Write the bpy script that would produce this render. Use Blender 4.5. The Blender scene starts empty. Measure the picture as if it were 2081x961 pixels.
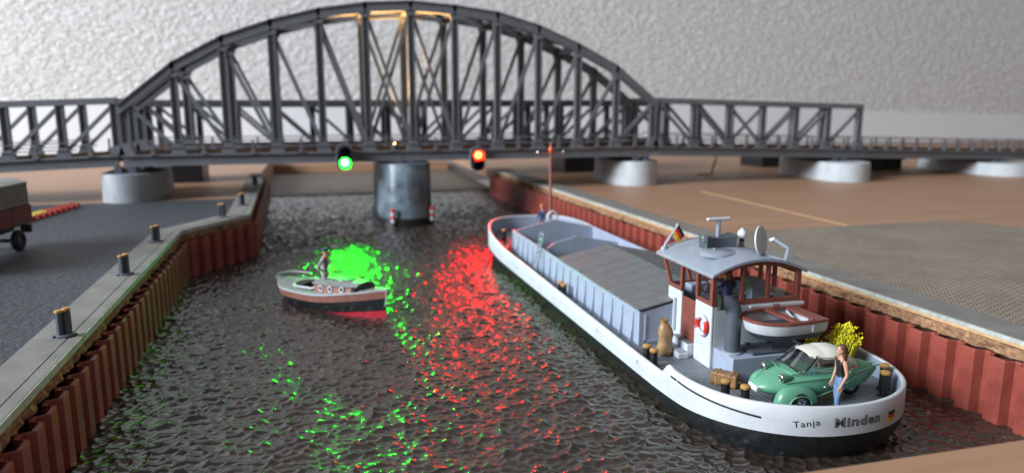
import bpy, bmesh, math, random
import numpy as np
from mathutils import Vector, Matrix, noise as mnoise

# Model-railway harbour. One unit is one prototype metre of the 1:87 models (11.5 mm on the table).
# +Y runs along the canal, water level is z = 0.
R = math.radians
random.seed(7)
SC = bpy.context.scene
COL = SC.collection

# ------------------------------------------------------------------ camera, light, exposure
cam_d = bpy.data.cameras.new('camera')
cam = bpy.data.objects.new('camera', cam_d)
COL.objects.link(cam)
cam.location = (0, 0, 9.2)
cam.rotation_euler = (R(90 - 10.545), 0, R(-15.075))
cam_d.sensor_width = 36
cam_d.lens = 36 * 1480 / 2081
cam_d.clip_start = 0.5
cam_d.clip_end = 600
cam_d.dof.use_dof = True
cam_d.dof.focus_distance = 20.0
cam_d.dof.aperture_fstop = (cam_d.lens / 1000) / 0.155      # lens opening of 1.8 mm, at 1:87
cam_d.dof.aperture_blades = 0
SC.camera = cam

world = bpy.data.worlds.new('World')
SC.world = world
world.use_nodes = True
bg = world.node_tree.nodes['Background']
bg.inputs['Color'].default_value = (0.95, 0.92, 0.90, 1)
bg.inputs['Strength'].default_value = 0.24


def area(name, loc, target, sx, sy, energy, color):
    d = bpy.data.lights.new(name, 'AREA')
    d.shape = 'RECTANGLE'
    d.size, d.size_y, d.energy, d.color = sx, sy, energy, color
    o = bpy.data.objects.new(name, d)
    COL.objects.link(o)
    o.location = loc
    o.rotation_euler = (Vector(target) - Vector(loc)).to_track_quat('-Z', 'Y').to_euler()
    return o


# the room's window: to the left and a little behind the camera, cool daylight
area('window_light', (-200, -5, 104), (10, 40, 2), 120, 80, 1180000, (0.85, 0.925, 1.0))

SC.view_settings.view_transform = 'Standard'
SC.view_settings.look = 'None'
SC.view_settings.exposure = 0.0
SC.view_settings.gamma = 1.0
SC.view_settings.use_curve_mapping = False
SC.cycles.use_denoising = True
SC.cycles.max_bounces = 8
SC.cycles.transparent_max_bounces = 12
SC.cycles.caustics_reflective = False
SC.cycles.caustics_refractive = False
SC.cycles.sample_clamp_indirect = 6


# ------------------------------------------------------------------ materials
def mat(name, col, rough=0.5, var=0.0, vscale=2.0, bump=0.0, bscale=20.0, metal=0.0, coat=0.0, col2=None,
        rvar=0.0, spec=0.5, detail=4.0):
    m = bpy.data.materials.new(name)
    m.use_nodes = True
    nt = m.node_tree
    N, L = nt.nodes, nt.links
    p = N['Principled BSDF']
    c4 = (*col, 1)
    p.inputs['Base Color'].default_value = c4
    p.inputs['Roughness'].default_value = rough
    p.inputs['Metallic'].default_value = metal
    p.inputs['Coat Weight'].default_value = coat
    p.inputs['Specular IOR Level'].default_value = spec
    tc = N.new('ShaderNodeTexCoord')
    if var or col2 or rvar:
        n = N.new('ShaderNodeTexNoise')
        n.inputs['Scale'].default_value = vscale
        n.inputs['Detail'].default_value = detail
        n.inputs['Roughness'].default_value = 0.6
        L.new(tc.outputs['Object'], n.inputs['Vector'])
        r = N.new('ShaderNodeValToRGB')
        a, b = r.color_ramp.elements
        a.position, b.position = 0.32, 0.68
        if col2:
            a.color, b.color = c4, (*col2, 1)
        else:
            a.color = (*[c * (1 - var) for c in col], 1)
            b.color = (*[min(1, c * (1 + var)) for c in col], 1)
        L.new(n.outputs['Fac'], r.inputs['Fac'])
        L.new(r.outputs['Color'], p.inputs['Base Color'])
        if rvar:
            mr = N.new('ShaderNodeMapRange')
            mr.inputs['To Min'].default_value = max(0, rough - rvar)
            mr.inputs['To Max'].default_value = min(1, rough + rvar)
            L.new(n.outputs['Fac'], mr.inputs['Value'])
            L.new(mr.outputs['Result'], p.inputs['Roughness'])
    if bump:
        n2 = N.new('ShaderNodeTexNoise')
        n2.inputs['Scale'].default_value = bscale
        n2.inputs['Detail'].default_value = 5
        L.new(tc.outputs['Object'], n2.inputs['Vector'])
        bp = N.new('ShaderNodeBump')
        bp.inputs['Strength'].default_value = 1.0
        bp.inputs['Distance'].default_value = bump
        L.new(n2.outputs['Fac'], bp.inputs['Height'])
        L.new(bp.outputs['Normal'], p.inputs['Normal'])
    return m


def emit(name, col, strength):
    m = bpy.data.materials.new(name)
    m.use_nodes = True
    p = m.node_tree.nodes['Principled BSDF']
    p.inputs['Base Color'].default_value = (*col, 1)
    p.inputs['Emission Color'].default_value = (*col, 1)
    p.inputs['Emission Strength'].default_value = strength
    return m


def clear(name, tint=(1, 1, 1), gloss=0.12):
    m = bpy.data.materials.new(name)
    m.use_nodes = True
    nt = m.node_tree
    N, L = nt.nodes, nt.links
    N.remove(N['Principled BSDF'])
    t = N.new('ShaderNodeBsdfTransparent')
    t.inputs['Color'].default_value = (*tint, 1)
    g = N.new('ShaderNodeBsdfGlossy')
    g.inputs['Roughness'].default_value = 0.05
    f = N.new('ShaderNodeFresnel')
    f.inputs['IOR'].default_value = 1.45
    mx = N.new('ShaderNodeMixShader')
    ad = N.new('ShaderNodeMath')
    ad.operation = 'ADD'
    ad.use_clamp = True
    ad.inputs[1].default_value = gloss * 0.3
    L.new(f.outputs['Fac'], ad.inputs[0])
    gm = N.new('ShaderNodeNewGeometry')
    iv = N.new('ShaderNodeMath')
    iv.operation = 'SUBTRACT'
    iv.inputs[0].default_value = 1.0
    L.new(gm.outputs['Backfacing'], iv.inputs[1])
    ml = N.new('ShaderNodeMath')
    ml.operation = 'MULTIPLY'
    L.new(ad.outputs['Value'], ml.inputs[0])
    L.new(iv.outputs['Value'], ml.inputs[1])
    L.new(ml.outputs['Value'], mx.inputs['Fac'])
    L.new(t.outputs['BSDF'], mx.inputs[1])
    L.new(g.outputs['BSDF'], mx.inputs[2])
    L.new(mx.outputs['Shader'], N['Material Output'].inputs['Surface'])
    return m


M = {}
M['bridge'] = mat('bridge_grey_plastic', (0.14, 0.143, 0.16), 0.5, 0.12, 1.5, 0.004, 30, rvar=0.1)
M['bridge_shade'] = mat('bridge_shade_tone', (0.05, 0.05, 0.058), 0.55, 0.12, 1.5)  # same grey plastic, darkened to hold the shadow on the rear bridge
M['pile'] = mat('red_brown_plastic', (0.26, 0.058, 0.042), 0.36, 0.22, 1.3, 0.006, 14, rvar=0.12)
M['cork'] = mat('cork', (0.42, 0.24, 0.13), 0.9, col2=(0.20, 0.095, 0.045), vscale=5, bump=0.05, bscale=11)
M['cap'] = mat('grey_card', (0.20, 0.19, 0.175), 0.75, 0.16, 0.9, 0.006, 18)
M['cap_edge'] = mat('pale_card_edge', (0.40, 0.42, 0.38), 0.8, 0.25, 3, 0.01, 12)
M['hull_black'] = mat('black_hull_paint', (0.012, 0.014, 0.015), 0.42, 0.3, 3, 0.008, 9, rvar=0.12)
M['white'] = mat('white_plastic', (0.55, 0.57, 0.605), 0.40, 0.07, 1.4, 0.003, 20, rvar=0.08)
M['deck'] = mat('grey_deck_plastic', (0.17, 0.185, 0.215), 0.45, 0.18, 2.2, 0.004, 30)
M['greyblue'] = mat('grey_blue_plastic', (0.33, 0.38, 0.48), 0.42, 0.07, 1.6, 0.004, 25, rvar=0.08)
M['roofgrey'] = mat('roof_grey_plastic', (0.27, 0.30, 0.36), 0.40, 0.08, 2.5, 0.004, 25, rvar=0.08)
M['darkgrey'] = mat('dark_slate_plastic', (0.075, 0.088, 0.11), 0.42, 0.12, 3, 0.004, 30)
M['hatch'] = mat('hatch_dark_grey', (0.135, 0.14, 0.147), 0.55, 0.14, 2.5, 0.006, 18)
M['mahogany'] = mat('red_brown_frame', (0.20, 0.055, 0.042), 0.42, 0.16, 3, 0.004, 22)
M['black'] = mat('black_plastic', (0.012, 0.012, 0.014), 0.4, 0.2, 4, 0.003, 20)
M['tan'] = mat('tan_paint', (0.46, 0.25, 0.075), 0.55, 0.22, 6, 0.006, 25)
M['red'] = mat('bright_red_paint', (0.62, 0.03, 0.02), 0.4, 0.1, 5)
M['gold'] = mat('gold_yellow_paint', (0.75, 0.42, 0.02), 0.45, 0.08, 5)
M['green_car'] = mat('green_car_paint', (0.115, 0.32, 0.205), 0.36, 0.07, 2.5, coat=0.15, rvar=0.05)
M['cream'] = mat('cream_roof', (0.62, 0.60, 0.52), 0.45, 0.05, 3)
M['chrome'] = mat('chrome', (0.75, 0.75, 0.75), 0.18, metal=1.0)
M['tyre'] = mat('tyre_rubber', (0.012, 0.012, 0.012), 0.6)
M['glass'] = clear('clear_plastic_pane', (0.93, 0.95, 0.95))
M['car_glass'] = clear('tinted_car_glass', (0.55, 0.58, 0.60), 0.9)
M['skin'] = mat('skin_paint', (0.55, 0.28, 0.18), 0.5, 0.06, 8)
M['hair'] = mat('brown_hair', (0.10, 0.045, 0.022), 0.5, 0.25, 14, 0.01, 40)
M['jeans'] = mat('blue_jeans', (0.13, 0.21, 0.36), 0.6, 0.2, 8, 0.004, 40)
M['navy'] = mat('navy_cloth', (0.018, 0.03, 0.10), 0.55, 0.2, 8, 0.004, 40)
M['coat'] = mat('grey_coat', (0.33, 0.32, 0.31), 0.6, 0.3, 6, 0.006, 30)
M['sack'] = mat('brown_sack', (0.32, 0.19, 0.09), 0.38, 0.25, 4, 0.02, 10)
M['leather'] = mat('brown_suitcase', (0.25, 0.125, 0.05), 0.42, 0.35, 5, 0.01, 20)
M['leaf'] = mat('yellow_flock', (0.85, 0.76, 0.02), 0.7, 0.25, 3)
M['stalk'] = mat('yellow_green_stalk', (0.66, 0.62, 0.06), 0.7, 0.25, 3)
M['launch_brown'] = mat('launch_brown', (0.27, 0.115, 0.09), 0.42, 0.12, 3, 0.003, 20)
M['launch_red'] = mat('launch_red', (0.42, 0.02, 0.035), 0.4, 0.1, 3)
M['launch_deck'] = mat('launch_deck_grey', (0.23, 0.25, 0.24), 0.38, 0.1, 3, 0.003, 30)
M['launch_rim'] = mat('launch_pale_rim', (0.43, 0.44, 0.45), 0.4, 0.1, 4)
M['old_timber'] = mat('old_timber', (0.075, 0.035, 0.018), 0.7, 0.3, 3, 0.01, 12)
M['darkwood'] = mat('dark_brown_panel', (0.035, 0.015, 0.010), 0.5, 0.2, 3)
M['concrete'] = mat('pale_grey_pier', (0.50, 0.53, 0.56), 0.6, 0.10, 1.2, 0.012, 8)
M['pier_shade'] = mat('pier_shade_tone', (0.30, 0.315, 0.34), 0.6, 0.10, 1.2, 0.012, 8)  # pier concrete darkened to hold the shade of the left side
M['pierblue'] = mat('smeared_blue_grey_pier', (0.06, 0.08, 0.10), 0.36, col2=(0.24, 0.30, 0.36), vscale=0.8, bump=0.015, bscale=5, rvar=0.12)
M['tarp'] = mat('olive_tarp', (0.20, 0.175, 0.135), 0.8, 0.12, 2, 0.01, 9)
M['tarptop'] = mat('pale_tarp_roof', (0.33, 0.33, 0.31), 0.75, 0.10, 2)
M['truckred'] = mat('dark_red_boards', (0.16, 0.014, 0.02), 0.5, 0.15, 3)
M['barrier_y'] = mat('yellow_barrier', (0.62, 0.50, 0.04), 0.5, 0.15, 4)
M['barrier_r'] = mat('red_barrier', (0.40, 0.045, 0.03), 0.5, 0.15, 4)
M['mastbrown'] = mat('mast_brown', (0.30, 0.12, 0.09), 0.45, 0.08, 3)
M['orange'] = mat('orange_lamp_cap', (0.85, 0.13, 0.02), 0.35)
M['rail'] = mat('rusty_rail', (0.14, 0.075, 0.04), 0.45, 0.2, 3, metal=0.4)
M['wire'] = mat('red_wire', (0.50, 0.03, 0.02), 0.4)
M['lamp_green'] = emit('green_signal_core', (0.0003, 1.0, 0.00025), 6000.0)
M['glow_green'] = emit('green_signal_glow', (0.004, 1.0, 0.03), 26.0)
M['glow_red'] = emit('red_signal_glow', (1.0, 0.012, 0.004), 22.0)
M['lamp_red'] = emit('red_signal_core', (1.0, 0.0004, 0.00008), 5200.0)
M['lamp_warm'] = emit('warm_bulb_glow', (1.0, 0.50, 0.14), 60.0)
M['lens_off'] = mat('dark_lens', (0.01, 0.02, 0.012), 0.15)
M['glob'] = mat('white_globe', (0.78, 0.80, 0.84), 0.25)
M['decal'] = mat('black_lettering', (0.010, 0.010, 0.012), 0.5)
M['decal_grey'] = mat('grey_lettering', (0.30, 0.31, 0.34), 0.5)


def nodes_of(m):
    return m.node_tree.nodes, m.node_tree.links, m.node_tree.nodes['Principled BSDF']


# plank grooves in the deck
N_, L_, P_ = nodes_of(M['deck'])
tc = N_.new('ShaderNodeTexCoord')
sx = N_.new('ShaderNodeSeparateXYZ')
L_.new(tc.outputs['Object'], sx.inputs['Vector'])
mm = N_.new('ShaderNodeMath'); mm.operation = 'MULTIPLY'; mm.inputs[1].default_value = 1 / 0.17
L_.new(sx.outputs['X'], mm.inputs[0])
fr = N_.new('ShaderNodeMath'); fr.operation = 'FRACT'
L_.new(mm.outputs[0], fr.inputs[0])
rp = N_.new('ShaderNodeValToRGB')
rp.color_ramp.elements[0].position = 0.0; rp.color_ramp.elements[0].color = (0, 0, 0, 1)
rp.color_ramp.elements[1].position = 0.16; rp.color_ramp.elements[1].color = (1, 1, 1, 1)
e_ = rp.color_ramp.elements.new(0.84); e_.color = (1, 1, 1, 1)
e_ = rp.color_ramp.elements.new(1.0); e_.color = (0, 0, 0, 1)
L_.new(fr.outputs[0], rp.inputs['Fac'])
bp = N_.new('ShaderNodeBump'); bp.inputs['Distance'].default_value = 0.03
L_.new(rp.outputs['Color'], bp.inputs['Height'])
L_.new(bp.outputs['Normal'], P_.inputs['Normal'])

# water: moulded dark brown plastic sheet, relief is in the mesh
m = M['water'] = mat('moulded_water', (0.034, 0.025, 0.020), 0.165, 0.35, 0.5, 0.0, 16, spec=0.9, rvar=0.03)

# board: brown laminate
m = M['board'] = mat('brown_board', (0.33, 0.165, 0.085), 0.48, spec=0.3, rvar=0.06, bump=0.004, bscale=14)
N_, L_, P_ = nodes_of(m)
tc = N_.new('ShaderNodeTexCoord')
mp = N_.new('ShaderNodeMapping'); mp.inputs['Scale'].default_value = (0.10, 0.9, 1)
L_.new(tc.outputs['Object'], mp.inputs['Vector'])
nz = N_.new('ShaderNodeTexNoise'); nz.inputs['Scale'].default_value = 0.8; nz.inputs['Detail'].default_value = 8
nz.inputs['Roughness'].default_value = 0.65
L_.new(mp.outputs['Vector'], nz.inputs['Vector'])
rp = N_.new('ShaderNodeValToRGB')
rp.color_ramp.elements[0].position = 0.3; rp.color_ramp.elements[0].color = (0.33, 0.182, 0.108, 1)
rp.color_ramp.elements[1].position = 0.7; rp.color_ramp.elements[1].color = (0.43, 0.25, 0.155, 1)
L_.new(nz.outputs['Fac'], rp.inputs['Fac'])
L_.new(rp.outputs['Color'], P_.inputs['Base Color'])

# asphalt sheet with coarse grit
m = M['asphalt'] = mat('grit_asphalt', (0.042, 0.046, 0.056), 0.6, 0.55, 7, 0.10, 5.0, spec=0.6)

# sett paving card (fine embossed pattern)
m = M['paving'] = mat('sett_card', (0.19, 0.165, 0.14), 0.7)
N_, L_, P_ = nodes_of(m)
tc = N_.new('ShaderNodeTexCoord')
mp = N_.new('ShaderNodeMapping'); mp.inputs['Rotation'].default_value = (0, 0, R(38)); mp.inputs['Scale'].default_value = (3.9, 3.9, 3.9)
L_.new(tc.outputs['Object'], mp.inputs['Vector'])
bk = N_.new('ShaderNodeTexBrick')
bk.inputs['Color1'].default_value = (0.44, 0.36, 0.28, 1)
bk.inputs['Color2'].default_value = (0.36, 0.295, 0.23, 1)
bk.inputs['Mortar'].default_value = (0.10, 0.08, 0.065, 1)
bk.inputs['Scale'].default_value = 1.0
bk.inputs['Mortar Size'].default_value = 0.07
bk.inputs['Mortar Smooth'].default_value = 0.6
bk.inputs['Brick Width'].default_value = 1.0
bk.inputs['Row Height'].default_value = 0.9
L_.new(mp.outputs['Vector'], bk.inputs['Vector'])
nz = N_.new('ShaderNodeTexNoise'); nz.inputs['Scale'].default_value = 0.35; nz.inputs['Detail'].default_value = 6
L_.new(tc.outputs['Object'], nz.inputs['Vector'])
mx = N_.new('ShaderNodeMix'); mx.data_type = 'RGBA'; mx.blend_type = 'MULTIPLY'; mx.inputs['Factor'].default_value = 0.5
L_.new(bk.outputs['Color'], mx.inputs[6]); L_.new(nz.outputs['Fac'], mx.inputs[7])
L_.new(mx.outputs[2], P_.inputs['Base Color'])
bp = N_.new('ShaderNodeBump'); bp.inputs['Distance'].default_value = 0.03; bp.invert = True
L_.new(bk.outputs['Fac'], bp.inputs['Height'])
L_.new(bp.outputs['Normal'], P_.inputs['Normal'])

# textured wallpaper
m = M['wall'] = mat('textured_wallpaper', (0.70, 0.693, 0.685), 0.75)
N_, L_, P_ = nodes_of(m)
tc = N_.new('ShaderNodeTexCoord')
mp = N_.new('ShaderNodeMapping'); mp.inputs['Rotation'].default_value = (0, R(-28), 0); mp.inputs['Scale'].default_value = (0.75, 1, 1.25)
L_.new(tc.outputs['Object'], mp.inputs['Vector'])
n1 = N_.new('ShaderNodeTexNoise'); n1.inputs['Scale'].default_value = 1.75; n1.inputs['Detail'].default_value = 3
n1.inputs['Roughness'].default_value = 0.5; n1.inputs['Distortion'].default_value = 0.8
L_.new(mp.outputs['Vector'], n1.inputs['Vector'])
rp = N_.new('ShaderNodeValToRGB')
rp.color_ramp.elements[0].position = 0.42; rp.color_ramp.elements[0].color = (0, 0, 0, 1)
rp.color_ramp.elements[1].position = 0.62; rp.color_ramp.elements[1].color = (1, 1, 1, 1)
L_.new(n1.outputs['Fac'], rp.inputs['Fac'])
n2 = N_.new('ShaderNodeTexNoise'); n2.inputs['Scale'].default_value = 5.5; n2.inputs['Detail'].default_value = 3
L_.new(mp.outputs['Vector'], n2.inputs['Vector'])
mx = N_.new('ShaderNodeMath'); mx.operation = 'MULTIPLY_ADD'; mx.inputs[1].default_value = 0.30
L_.new(n2.outputs['Fac'], mx.inputs[0]); L_.new(rp.outputs['Color'], mx.inputs[2])
bp = N_.new('ShaderNodeBump'); bp.inputs['Distance'].default_value = 0.15; bp.inputs['Strength'].default_value = 0.9
L_.new(mx.outputs[0], bp.inputs['Height'])
L_.new(bp.outputs['Normal'], P_.inputs['Normal'])
M['pale_band'] = mat('pale_band_white', (0.76, 0.78, 0.81), 0.7, 0.03, 0.15, 0.03, 1.5)


# ------------------------------------------------------------------ geometry helpers
class G:
    """Collects verts and faces (with a material slot) for ONE mesh."""

    def __init__(self):
        self.v, self.f, self.m = [], [], []

    def add(self, vs, fs, mi=0):
        b = len(self.v)
        self.v += [tuple(p) for p in vs]
        self.f += [tuple(b + i for i in f) for f in fs]
        self.m += [mi] * len(fs)
        return self

    def hexa(self, p, mi=0):        # 8 points: bottom ring then top ring, counter-clockwise from above
        return self.add(p, [(3, 2, 1, 0), (4, 5, 6, 7), (0, 1, 5, 4), (1, 2, 6, 5), (2, 3, 7, 6), (3, 0, 4, 7)], mi)

    def box(self, x0, x1, y0, y1, z0, z1, mi=0):
        return self.hexa([(x0, y0, z0), (x1, y0, z0), (x1, y1, z0), (x0, y1, z0),
                          (x0, y0, z1), (x1, y0, z1), (x1, y1, z1), (x0, y1, z1)], mi)

    def beam(self, p0, p1, w, h, side=(0, 1, 0), mi=0):   # w along `side`, h across it
        p0, p1, s = Vector(p0), Vector(p1), Vector(side)
        d = (p1 - p0).normalized()
        s = (s - d * s.dot(d)).normalized()
        u = d.cross(s)
        q = [(-s * w / 2 - u * h / 2), (s * w / 2 - u * h / 2), (s * w / 2 + u * h / 2), (-s * w / 2 + u * h / 2)]
        vs = [p0 + a for a in q] + [p1 + a for a in q]
        return self.add(vs, [(0, 1, 2, 3), (7, 6, 5, 4), (0, 4, 5, 1), (1, 5, 6, 2), (2, 6, 7, 3), (3, 7, 4, 0)], mi)

    def path(self, pts, rad, n=8, mi=0, cap=True):
        pts = [Vector(p) for p in pts]
        rad = rad if isinstance(rad, (list, tuple)) else [rad] * len(pts)
        rings = []
        ref = None
        for i, p in enumerate(pts):
            a = pts[max(0, i - 1)]
            b = pts[min(len(pts) - 1, i + 1)]
            d = (b - a).normalized()
            if ref is None:
                ref = Vector((0, 0, 1)) if abs(d.z) < 0.9 else Vector((1, 0, 0))
            s = (ref - d * ref.dot(d)).normalized()
            ref = s
            u = d.cross(s)
            rings.append([p + (s * math.cos(t) + u * math.sin(t)) * rad[i]
                          for t in [2 * math.pi * k / n for k in range(n)]])
        return self.loft(rings, cap, mi)

    def loft(self, rings, cap=True, mi=0, closed=True):
        n = len(rings[0])
        b = len(self.v)
        for r in rings:
            self.v += [tuple(p) for p in r]
        k = n if closed else n - 1
        for i in range(len(rings) - 1):
            for j in range(k):
                a, c = b + i * n + j, b + i * n + (j + 1) % n
                self.f.append((a, c, c + n, a + n))
                self.m.append(mi[i] if isinstance(mi, (list, tuple)) else mi)
        if cap:
            m0 = mi[0] if isinstance(mi, (list, tuple)) else mi
            m1 = mi[-1] if isinstance(mi, (list, tuple)) else mi
            self.f.append(tuple(b + j for j in reversed(range(n)))); self.m.append(m0)
            e = b + (len(rings) - 1) * n
            self.f.append(tuple(e + j for j in range(n))); self.m.append(m1)
        return self

    def lathe(self, prof, c=(0, 0, 0), n=20, mi=0, axis='z', cap=True):
        rings = []
        for r, h in prof:
            ring = []
            for k in range(n):
                t = 2 * math.pi * k / n
                a, b = r * math.cos(t), r * math.sin(t)
                q = {'z': (a, b, h), 'y': (a, h, -b), 'x': (h, a, b)}[axis]
                ring.append((c[0] + q[0], c[1] + q[1], c[2] + q[2]))
            rings.append(ring)
        return self.loft(rings, cap, mi)

    def prism(self, poly, z0, z1, mi=0):
        return self.loft([[(x, y, z0) for x, y in poly], [(x, y, z1) for x, y in poly]], True, mi)

    def xform(self, mtx):
        self.v = [tuple(mtx @ Vector(p)) for p in self.v]
        return self


def new_mesh(name, g, mats, smooth=None, recalc=True):
    me = bpy.data.meshes.new(name)
    me.from_pydata(g.v, [], g.f)
    for mm_ in (mats if isinstance(mats, (list, tuple)) else [mats]):
        me.materials.append(M[mm_])
    me.polygons.foreach_set('material_index', g.m)
    if recalc:
        bm = bmesh.new()
        bm.from_mesh(me)
        bmesh.ops.recalc_face_normals(bm, faces=bm.faces)
        bm.to_mesh(me)
        bm.free()
    if smooth is not None:
        me.polygons.foreach_set('use_smooth', [True] * len(me.polygons))
        me.set_sharp_from_angle(angle=R(smooth))
    me.update()
    return me


BASE = {}            # object name -> world position of its origin


def shift(g, parent):
    if parent is not None and BASE.get(parent.name) is not None:
        o = BASE[parent.name]
        g.v = [(a - o[0], b - o[1], c - o[2]) for a, b, c in g.v]


def obj(name, g, mats, parent=None, smooth=None, bevel=0.0, loc=None, recalc=True, seg=2):
    shift(g, parent)
    me = new_mesh(name, g, mats, smooth, recalc)
    o = bpy.data.objects.new(name, me)
    COL.objects.link(o)
    if parent is not None:
        o.parent = parent
        if BASE.get(parent.name) is not None:
            BASE[o.name] = BASE[parent.name]
    if loc:
        o.location = loc
    if bevel:
        b = o.modifiers.new('bevel', 'BEVEL')
        b.width, b.segments, b.limit_method, b.angle_limit = bevel, seg, 'ANGLE', R(40)
    return o


def tag(o, label=None, cat=None, group=None, kind=None):
    if label: o['label'] = label
    if cat: o['category'] = cat
    if group: o['group'] = group
    if kind: o['kind'] = kind
    return o


def thing(name, loc, label, cat, group=None, rz=None):
    """An Empty at the thing's base. Without rz its parts are written in world coordinates, with rz in its own."""
    o = bpy.data.objects.new(name, None)
    COL.objects.link(o)
    o.location = loc
    o.empty_display_size = 0.5
    if rz is None:
        BASE[o.name] = Vector(loc)
    else:
        o.rotation_euler = (0, 0, rz)
    return tag(o, label, cat, group)


def dup(o, parent=None, loc=None):
    c = o.copy()
    COL.objects.link(c)
    if parent is not None:
        c.parent = parent
    if loc is not None:
        c.location = loc
    return c


def dup_tree(o, loc, rz=None):
    c = dup(o)
    c.location = loc
    if rz is not None:
        c.rotation_euler = (0, 0, rz)
    for ch in list(o.children):
        d = dup(ch, c)
        for gch in list(ch.children):
            dup(gch, d)
    return c


def setting(name, g, mats, smooth=None, recalc=True):
    return tag(obj(name, g, mats, None, smooth, recalc=recalc), kind='structure')


def lerp(a, b, t):
    return a + (b - a) * t


def sstep(a, b, x):
    t = max(0, min(1, (x - a) / (b - a)))
    return t * t * (3 - 2 * t)


# ------------------------------------------------------------------ the setting
def quay_right_x(y):
    return 18.95 - (y - 14.8) * 0.0375


LEFT_PATH = [(-6.45, 7.0), (-6.9, 40.9), (-3.85, 46.1), (-4.55, 72.5)]     # pile fronts of the left quay

# water: a moulded sheet, pillow-shaped ripples as real relief
def make_water():
    ys = [11.0]
    while ys[-1] < 74.0:
        y = ys[-1]
        ys.append(y + max(0.028, 0.0019 * y))
    ys = np.array(ys)
    xs = np.linspace(-7.6, 19.6, 960)
    X, Y = np.meshgrid(xs, ys)
    rng = np.random.default_rng(3)

    def cells(X, Y, sx, sy, seed, amp, warp=0.0, soft=14.0):
        U, V = X / sx, Y / sy
        if warp:
            U = U + warp * np.sin(V * 0.9 + 1.3 * np.sin(U * 0.7))
            V = V + warp * np.sin(U * 1.1 + 0.7 * np.cos(V * 0.6))
        iu, iv = np.floor(U).astype(int), np.floor(V).astype(int)
        best = np.full(X.shape, 1e9)
        acc = np.zeros(X.shape)
        pick = np.zeros(X.shape)
        tx = np.zeros(X.shape); ty = np.zeros(X.shape)
        Tn = 257
        r = np.random.default_rng(seed).random((Tn, Tn, 5))
        for du in (-1, 0, 1):
            for dv in (-1, 0, 1):
                a, b = iu + du, iv + dv
                h = r[(a * 7 + b * 131) % Tn, (b * 5 + a * 29) % Tn]
                dx, dy = U - (a + h[..., 0]), V - (b + h[..., 1])
                k = 0.65 + 0.9 * h[..., 4]
                d = (dx * dx + dy * dy) * k
                acc += np.exp(-soft * d)
                s = d < best
                best = np.where(s, d, best)
                pick = np.where(s, h[..., 2], pick)
                tx = np.where(s, dx * (h[..., 3] - 0.5), tx)
                ty = np.where(s, dy * (h[..., 2] - 0.5), ty)
        return amp * (-np.log(acc + 1e-12) / soft + 0.25 * tx + 0.15 * ty)

    Z = cells(X, Y, 0.30, 0.255, 11, 0.106, 0.2) + cells(X, Y, 0.62, 0.5, 5, 0.035, 0.2)
    Z += 0.018 * np.sin(X * 1.3 + 0.8 * np.sin(Y * 0.5)) * np.sin(Y * 1.9 + np.sin(X))
    Z -= Z.mean()
    n, mcol = X.shape
    co = np.stack([X, Y, Z], -1).reshape(-1, 3).astype(np.float32)
    idx = np.arange(n * mcol).reshape(n, mcol)
    q = np.stack([idx[:-1, :-1], idx[:-1, 1:], idx[1:, 1:], idx[1:, :-1]], -1).reshape(-1, 4)
    me = bpy.data.meshes.new('canal_water')
    me.vertices.add(len(co)); me.vertices.foreach_set('co', co.ravel())
    me.loops.add(q.size); me.loops.foreach_set('vertex_index', q.ravel().astype(np.int32))
    me.polygons.add(len(q)); me.polygons.foreach_set('loop_start', np.arange(0, q.size, 4, dtype=np.int32))
    me.polygons.foreach_set('use_smooth', np.ones(len(q), bool))
    me.update(calc_edges=True)
    me.materials.append(M['water'])
    o = bpy.data.objects.new('canal_water', me)
    COL.objects.link(o)
    tag(o, 'dark rippled canal water between the two sheet pile quays', kind='structure')


make_water()

ZB = 2.30       # board level
g = G()
poly = [(quay_right_x(4) + 0.45, 4), (150, 4), (150, 102), (quay_right_x(71) + 0.35, 102), (quay_right_x(71) + 0.35, 71)]
g.prism(poly, ZB - 0.9, ZB)
setting('board_ground', g, 'board')
g = G()
g.prism([(-90, 55.2), (-5.2, 55.2), (-5.1, 102), (-90, 102)], 0.0 - 0.3, ZB - 0.004)
setting('far_board_ground', g, 'board')
M['floor_card'] = mat('grey_brown_floor_card', (0.115, 0.092, 0.07), 0.6, 0.2, 0.4, 0.01, 4)
setting('canal_end_ground', G().prism([(-5.3, 73.9), (17.9, 73.9), (17.9, 102), (-5.3, 102)], -0.4, 0.10), 'floor_card')
setting('rear_step_ground', G().prism([(-5.05, 97.0), (17.2, 97.0), (17.2, 101.6), (-5.05, 101.6)], 0.104, 1.2), 'board')
g = G().prism([(5.2, 2), (40, 2), (40, 10.62), (5.2, 10.75)], 1.6, 2.42)
o = setting('front_board_ground', g, 'board')
bv = o.modifiers.new('bevel', 'BEVEL'); bv.width = 0.12; bv.segments = 3; bv.limit_method = 'ANGLE'
g = G().prism([(-90, 2), (-7.0, 2), (-7.6, 41.3), (-4.9, 46.9), (-5.2, 55.1), (-90, 55.1)], 1.6, ZB + 0.02)
setting('asphalt_road', g, 'asphalt')
g = G().prism([(quay_right_x(8) + 1.5, 8), (70, 8), (70, 29.5), (37.3, 30.2), (36.4, 32.6), (34.8, 33.75), (quay_right_x(33.7) + 1.5, 33.6)], ZB + 0.004, ZB + 0.07)
setting('sett_pavement', g, 'paving')
g = G().prism([(-95, 102), (170, 102), (170, 103), (-95, 103)], -2, 80)
setting('room_wall', g, 'wall')
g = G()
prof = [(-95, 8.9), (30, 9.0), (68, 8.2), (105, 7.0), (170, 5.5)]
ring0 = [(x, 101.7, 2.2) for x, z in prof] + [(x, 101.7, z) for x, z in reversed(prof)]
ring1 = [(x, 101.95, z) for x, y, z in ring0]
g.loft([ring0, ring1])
setting('pale_band_wall', g, 'pale_band')  # slab standing for the brighter lower band of the wall
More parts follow.
